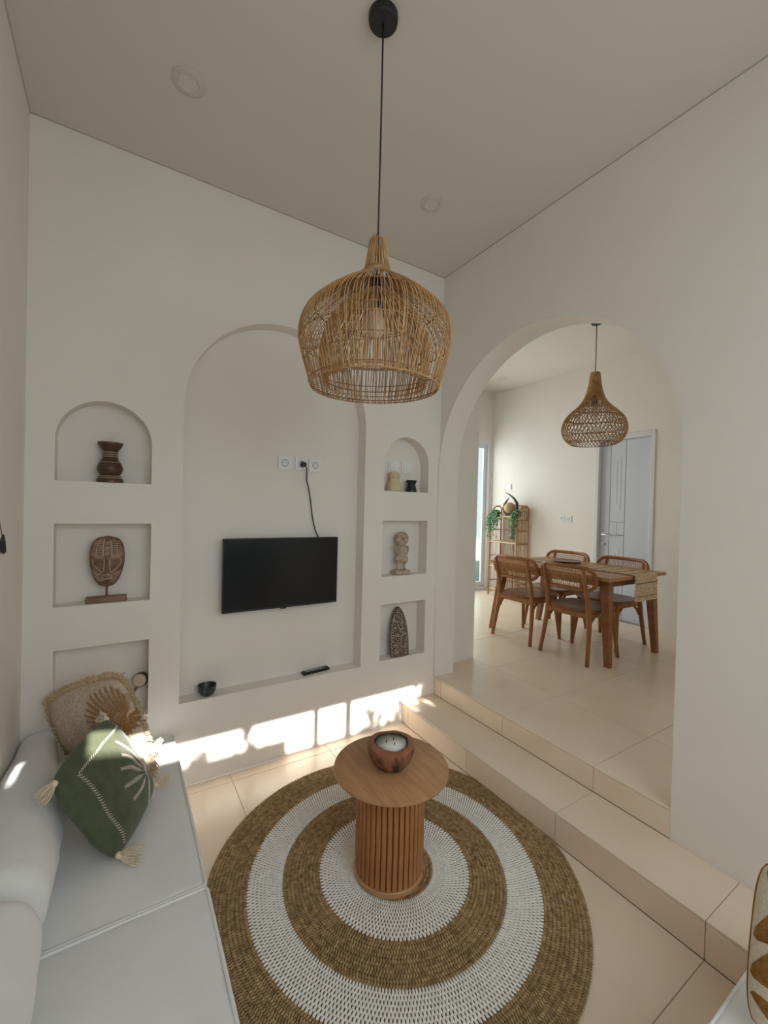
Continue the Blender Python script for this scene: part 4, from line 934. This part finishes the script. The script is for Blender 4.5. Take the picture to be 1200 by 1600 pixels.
top = len(vs); b.add([(v[0], v[1] + (0.004 if v[2] < -0.002 else 0), v[2] - (0.002 if v[2] >= -0.002 else 0)) for v in []], [])
rw_ = b.build('weave', M['jute_runner'], rn, smooth=True)
for i in range(14, len(path), 26):
    y, z = path[i]; hang = z < 0
    MB().tube([(x, y - (0.010 if hang else 0), z + (0.0062 if not hang else 0)) for x in (-RW, -RW / 2, 0, RW / 2, RW)], 0.0022, 6).build('dark_stripe', M['runner_dark'], rw_)
pe = MB()
for s in (-1, 1):
    for i in range(8, len(path), 8):
        y, z = path[i]; hang = z < 0
        pe.tube([(s * (RW - 0.004), y - (0.009 if hang else 0), z + (0.005 if not hang else 0)), (s * (RW + 0.012), y - (0.008 if hang else 0.004), z + (0.004 if not hang else -0.003))], 0.0026, 5)
stuff(pe.build('edge_fringe', M['jute_runner'], rw_))
pw = thing('serving_plate', (3.97, 2.72, Z2 + TH + 0.0095), 'round dark wooden plate on the table runner', 'plate')
MB().lathe([(0.0001, 0), (0.10, 0), (0.135, 0.008), (0.150, 0.018), (0.147, 0.021), (0.130, 0.014), (0.10, 0.008), (0.0001, 0.008)], 40).build('dish', M['plate_wood'], pw, smooth='auto')

# ------------------------------------------------------------------ dining chairs
def make_chair(loc, rz, label):
    t = thing('dining_chair', loc, label, 'chair', 'teak dining chairs with cane backs', rz)
    n = 40; out = []
    for i in range(n):
        a = 2 * PI * i / n; c, s = math.cos(a), math.sin(a)
        x = 0.245 + 0.235 * math.copysign(abs(c) ** 0.55, c); y = 0.235 * math.copysign(abs(s) ** 0.62, s) * (1.0 + 0.05 * c); out.append((x, y))
    b = MB(); vs = []
    for (k, z) in ((0.94, 0.428), (1.0, 0.436), (1.0, 0.448), (0.97, 0.454), (0.6, 0.449), (0.2, 0.446)):
        vs += [(0.245 + (x - 0.245) * k, y * k, z) for x, y in out]
    b.add(vs, [(j * n + i, j * n + (i + 1) % n, (j + 1) * n + (i + 1) % n, (j + 1) * n + i) for j in range(5) for i in range(n)] + [tuple(range(n - 1, -1, -1)), tuple(5 * n + i for i in range(n))])
    b.build('seat', M['seat_wood'], t, smooth='auto')
    for s in (-1, 1):
        MB().tube([(-0.012, s * 0.232, 0), (0.012, s * 0.222, 0.14), (0.040, s * 0.208, 0.34), (0.046, s * 0.200, 0.44), (0.028, s * 0.195, 0.56), (-0.012, s * 0.192, 0.70), (-0.038, s * 0.190, 0.805)], [0.0165, 0.0185, 0.0225, 0.0225, 0.0205, 0.018, 0.015], 8).build('rear_leg', M['chair_wood'], t, smooth=True)
        MB().tube([(0.462, s * 0.225, 0), (0.442, s * 0.212, 0.16), (0.418, s * 0.196, 0.36), (0.412, s * 0.192, 0.43)], [0.0155, 0.018, 0.0225, 0.0235], 8).build('front_leg', M['chair_wood'], t, smooth=True)
        MB().cbox(0.05, 0.41, s * 0.195 - 0.010, s * 0.195 + 0.010, 0.385, 0.430, 0.003).build('side_rail', M['chair_wood'], t)
        for x0, d in ((0.05, 1), (0.412, -1)):
            br = MB(); br.tube([(x0 + d * 0.006, s * 0.200, 0.300), (x0 + d * 0.030, s * 0.198, 0.352), (x0 + d * 0.085, s * 0.196, 0.388)], [0.010, 0.0125, 0.010], 8); br.build('corner_bracket', M['chair_wood'], t, smooth=True)
    MB().cbox(0.400, 0.424, -0.19, 0.19, 0.382, 0.430, 0.003).build('front_rail', M['chair_wood'], t)
    MB().cbox(0.030, 0.052, -0.19, 0.19, 0.382, 0.430, 0.003).build('rear_rail', M['chair_wood'], t)
    HW, HH, CR, ZM = 0.262, 0.098, 0.085, 0.722
    def bp(y, z): return Vector((-0.018 - 0.22 * z + 0.75 * y * y, y, ZM + z))
    def rr(k):
        pts = []
        for cy_, cz_, a0 in ((HW - CR, HH - CR, 0), (-HW + CR, HH - CR, PI / 2), (-HW + CR, -HH + CR, PI), (HW - CR, -HH + CR, 1.5 * PI)):
            for i in range(8): a = a0 + PI / 2 * i / 7; pts.append((cy_ + CR * math.cos(a) * 1.0, cz_ + CR * math.sin(a)))
        return pts
    op = rr(1); frm = MB(); m = 0; dense = []
    for i in range(len(op)):
        p, q = op[i], op[(i + 1) % len(op)]; k = max(1, int(math.hypot(p[0] - q[0], p[1] - q[1]) / 0.03))
        dense += [lerp2(p, q, j / k) for j in range(k)]
    frm.tube([bp(*p) for p in dense], 0.017, 8, closed=True); bf = frm.build('back_frame', M['chair_wood'], t, smooth=True)
    def inside(y, z):
        dy, dz = max(0, abs(y) - (HW - CR)), max(0, abs(z) - (HH - CR)); return math.hypot(dy, dz) < CR - 0.006
    cn = MB()
    def strand(p, q, ns):
        run = []
        for i in range(ns + 1):
            c = lerp2(p, q, i / ns)
            if inside(*c): run.append(bp(*c))
            else:
                if len(run) > 1: cn.tube(run, 0.0017, 3, caps=False)
                run = []
        if len(run) > 1: cn.tube(run, 0.0017, 3, caps=False)
    for i in range(9):
        z = -0.084 + 0.0205 * i; strand((-HW, z), (HW, z), 30); strand((-HW, z + 0.006), (HW, z + 0.006), 30)
    for i in range(26):
        y = -0.256 + 0.0205 * i; strand((y, -HH), (y, HH), 12); strand((y + 0.006, -HH), (y + 0.006, HH), 12)
    for i in range(17):
        y = -0.40 + 0.041 * i; strand((y, -HH), (y + 0.196, HH), 24); strand((y + 0.196, -HH), (y, HH), 24)
    cn.build('cane_panel', M['chair_cane'], bf)
    return t
c1 = make_chair((3.325, 2.285, Z2), 0.0, 'teak cane-back dining chair nearest the archway, at the near end of the table')
for loc, rz, lab in (((3.325, 2.868, Z2), 0.02, 'teak cane-back dining chair on the archway side, at the far end by the rattan shelf'),
                     ((4.385, 2.36, Z2), PI - 0.03, 'teak cane-back dining chair facing the archway, in front of the grey door'),
                     ((4.385, 2.985, Z2), PI + 0.02, 'teak cane-back dining chair facing the archway, behind the dark plate')):
    c = copy_tree(c1); c.location = loc; c.rotation_euler = (0, 0, rz); c['label'] = lab

# ------------------------------------------------------------------ rattan shelf
SY0, SY1, SX0, SX1 = 4.085, 4.60, 4.79, 5.035
sf = thing('rattan_shelf', ((SX0 + SX1) / 2, (SY0 + SY1) / 2, Z2), 'rattan shelf unit with arched sides in the dining room corner', 'shelf')
dx, dy = (SX1 - SX0) / 2, (SY1 - SY0) / 2
for sy in (-1, 1):
    arch = [(-dx, sy * dy, 0), (-dx, sy * dy, 0.62), (-dx, sy * dy, 1.16), (-dx + 0.02, sy * dy, 1.24), (-dx * 0.5, sy * dy, 1.30), (0.0, sy * dy, 1.345), (dx * 0.6, sy * dy, 1.355), (dx, sy * dy, 1.32), (dx, sy * dy, 0.62), (dx, sy * dy, 0)]
    MB().tube(arch, 0.0125, 8).build('side_frame', M['shelf_rattan'], sf, smooth=True)
    MB().tube([(-dx * 0.75 * math.cos(t) + 0.02, sy * dy, 1.215 + 0.065 * math.sin(t)) for t in [2 * PI * i / 20 for i in range(20)]], 0.008, 6, closed=True).build('side_loop', M['shelf_rattan'], sf, smooth=True)
    for z in (0.22, 0.42, 0.60, 0.80, 0.99, 1.15): MB().tube([(-dx, sy * dy, z), (dx, sy * dy, z)], 0.007, 6).build('side_rung', M['cane_dark'], sf, smooth=True)
    sk = MB()
    for k in range(9):
        x = -dx + 2 * dx * (k + 0.5) / 9
        sk.tube([(x, sy * dy, 0.04), (x + random.uniform(-.008, .008), sy * dy, 0.4), (x + random.uniform(-.008, .008), sy * dy, 0.8), (x, sy * dy, 1.16)], 0.0042, 5)
    sk.build('side_sticks', M['shelf_rattan'], sf, smooth=True)
MB().tube([(dx, -dy, 1.32), (dx, -dy * 0.6, 1.36), (dx, 0, 1.375), (dx, dy * 0.6, 1.36), (dx, dy, 1.32)], 0.011, 8).build('back_arch', M['shelf_rattan'], sf, smooth=True)
bkm = MB()
for k in range(17):
    y = -dy + 2 * dy * (k + 0.5) / 17; o_ = random.uniform(-.012, .012)
    bkm.tube([(dx, y, 0.04), (dx, y + o_, 0.5), (dx, y - o_, 0.95), (dx, y, 1.335)], 0.0042, 5)
bkm.build('back_sticks', M['shelf_rattan'], sf, smooth=True)
for z in (0.22, 0.60, 0.99): MB().tube([(dx - 0.006, -dy, z), (dx - 0.006, dy, z)], 0.007, 6).build('back_rung', M['cane_dark'], sf, smooth=True)
MB().tube([(dx - 0.006, 0, 0.03), (dx - 0.006, 0, 1.33)], 0.009, 6).build('back_post', M['cane_dark'], sf, smooth=True)
for z in (0.10, 0.44, 0.815, 1.195):
    bd = MB().cbox(-dx - 0.006, dx - 0.012, -dy + 0.012, dy - 0.012, z - 0.010, z + 0.010, 0.003).build('shelf_board', M['shelf_board'], sf)
# horn sculpture
hs = thing('horn_sculpture', (4.86, 4.275, Z2 + 1.2055), 'dark curved horn sculpture cradling a tan ball on the rattan shelf', 'sculpture'); hs.scale = (1.2, 1.2, 1.2)
MB().cbox(-0.03, 0.03, -0.05, 0.05, 0, 0.014, 0.004).build('base', M['horn'], hs)
MB().ball((0, 0.008, 0.098), 0.070, 20, 14).build('ball', M['ball'], hs, smooth=True)
MB().tube([(0, -0.015, 0.012), (0, 0.060, 0.028), (0, 0.098, 0.085), (0, 0.088, 0.145), (0, 0.052, 0.195), (0, 0.012, 0.225)], [0.016, 0.021, 0.020, 0.016, 0.010, 0.003], 10).build('horn', M['horn'], hs, smooth=True)
MB().tube([(0, 0.02, 0.012), (0, -0.055, 0.030), (0, -0.102, 0.095), (0, -0.100, 0.160), (0, -0.055, 0.215), (0, 0.02, 0.265), (0, 0.085, 0.290)], [0.016, 0.023, 0.022, 0.019, 0.014, 0.009, 0.003], 10).build('horn', M['horn'], hs, smooth=True)
# trailing plants
def ivy(loc, label, seed, n_st, spread):
    rnd = random.Random(seed); t = thing('trailing_plant', loc, label, 'plant', 'trailing plants on the rattan shelf')
    MB().lathe([(0.0001, 0), (0.030, 0), (0.038, 0.05), (0.040, 0.055), (0.034, 0.055), (0.0001, 0.048)], 20).build('pot', M['terracotta'], t, smooth='auto')
    stm = MB(); lv = MB()
    for k in range(n_st):
        a = rnd.uniform(-1, 1); yo = spread * a; L = rnd.uniform(0.08, 0.36)
        p0 = Vector((rnd.uniform(-.015, .015), rnd.uniform(-.015, .015), 0.05)); p1 = p0 + Vector((-0.05, yo * 0.4, rnd.uniform(0.02, 0.06))); p2 = p0 + Vector((-0.115, yo * 0.9, 0.0)); p3 = p0 + Vector((-0.13 + rnd.uniform(-.02, .01), yo + rnd.uniform(-.02, .02), -L))
        path = []
        for i in range(11):
            s = i / 10; path.append(p0 * (1 - s) ** 3 + p1 * (3 * s * (1 - s) ** 2) + p2 * (3 * s * s * (1 - s)) + p3 * s ** 3)
        stm.tube(path, 0.0018, 4)
        for p in path[1:]:
            for _ in range(3):
                c = p + Vector((rnd.uniform(-.018, .012), rnd.uniform(-.022, .022), rnd.uniform(-.015, .015)))
                d = Vector((rnd.uniform(-.8, .1), rnd.uniform(-1, 1), rnd.uniform(-1, .3))).normalized() * rnd.uniform(0.015, 0.026); e = d.cross(Vector((-1, rnd.uniform(-.5, .5), 0.6))).normalized() * d.length * 0.55
                m_ = c + d.cross(e).normalized() * 0.003
                lv.add([c - d, c + e, c + d, c - e, m_], [(0, 1, 4), (1, 2, 4), (2, 3, 4), (3, 0, 4)])
    so_ = stm.build('stems', M['stem'], t); stuff(lv.build('leaves', M['leaf'], so_))
ivy((4.86, 4.51, Z2 + 1.2055), 'trailing green plant on the window side of the horn sculpture', 3, 22, 0.085)
ivy((4.86, 4.115, Z2 + 1.2055), 'trailing green plant on the door side of the horn sculpture', 8, 20, 0.06)
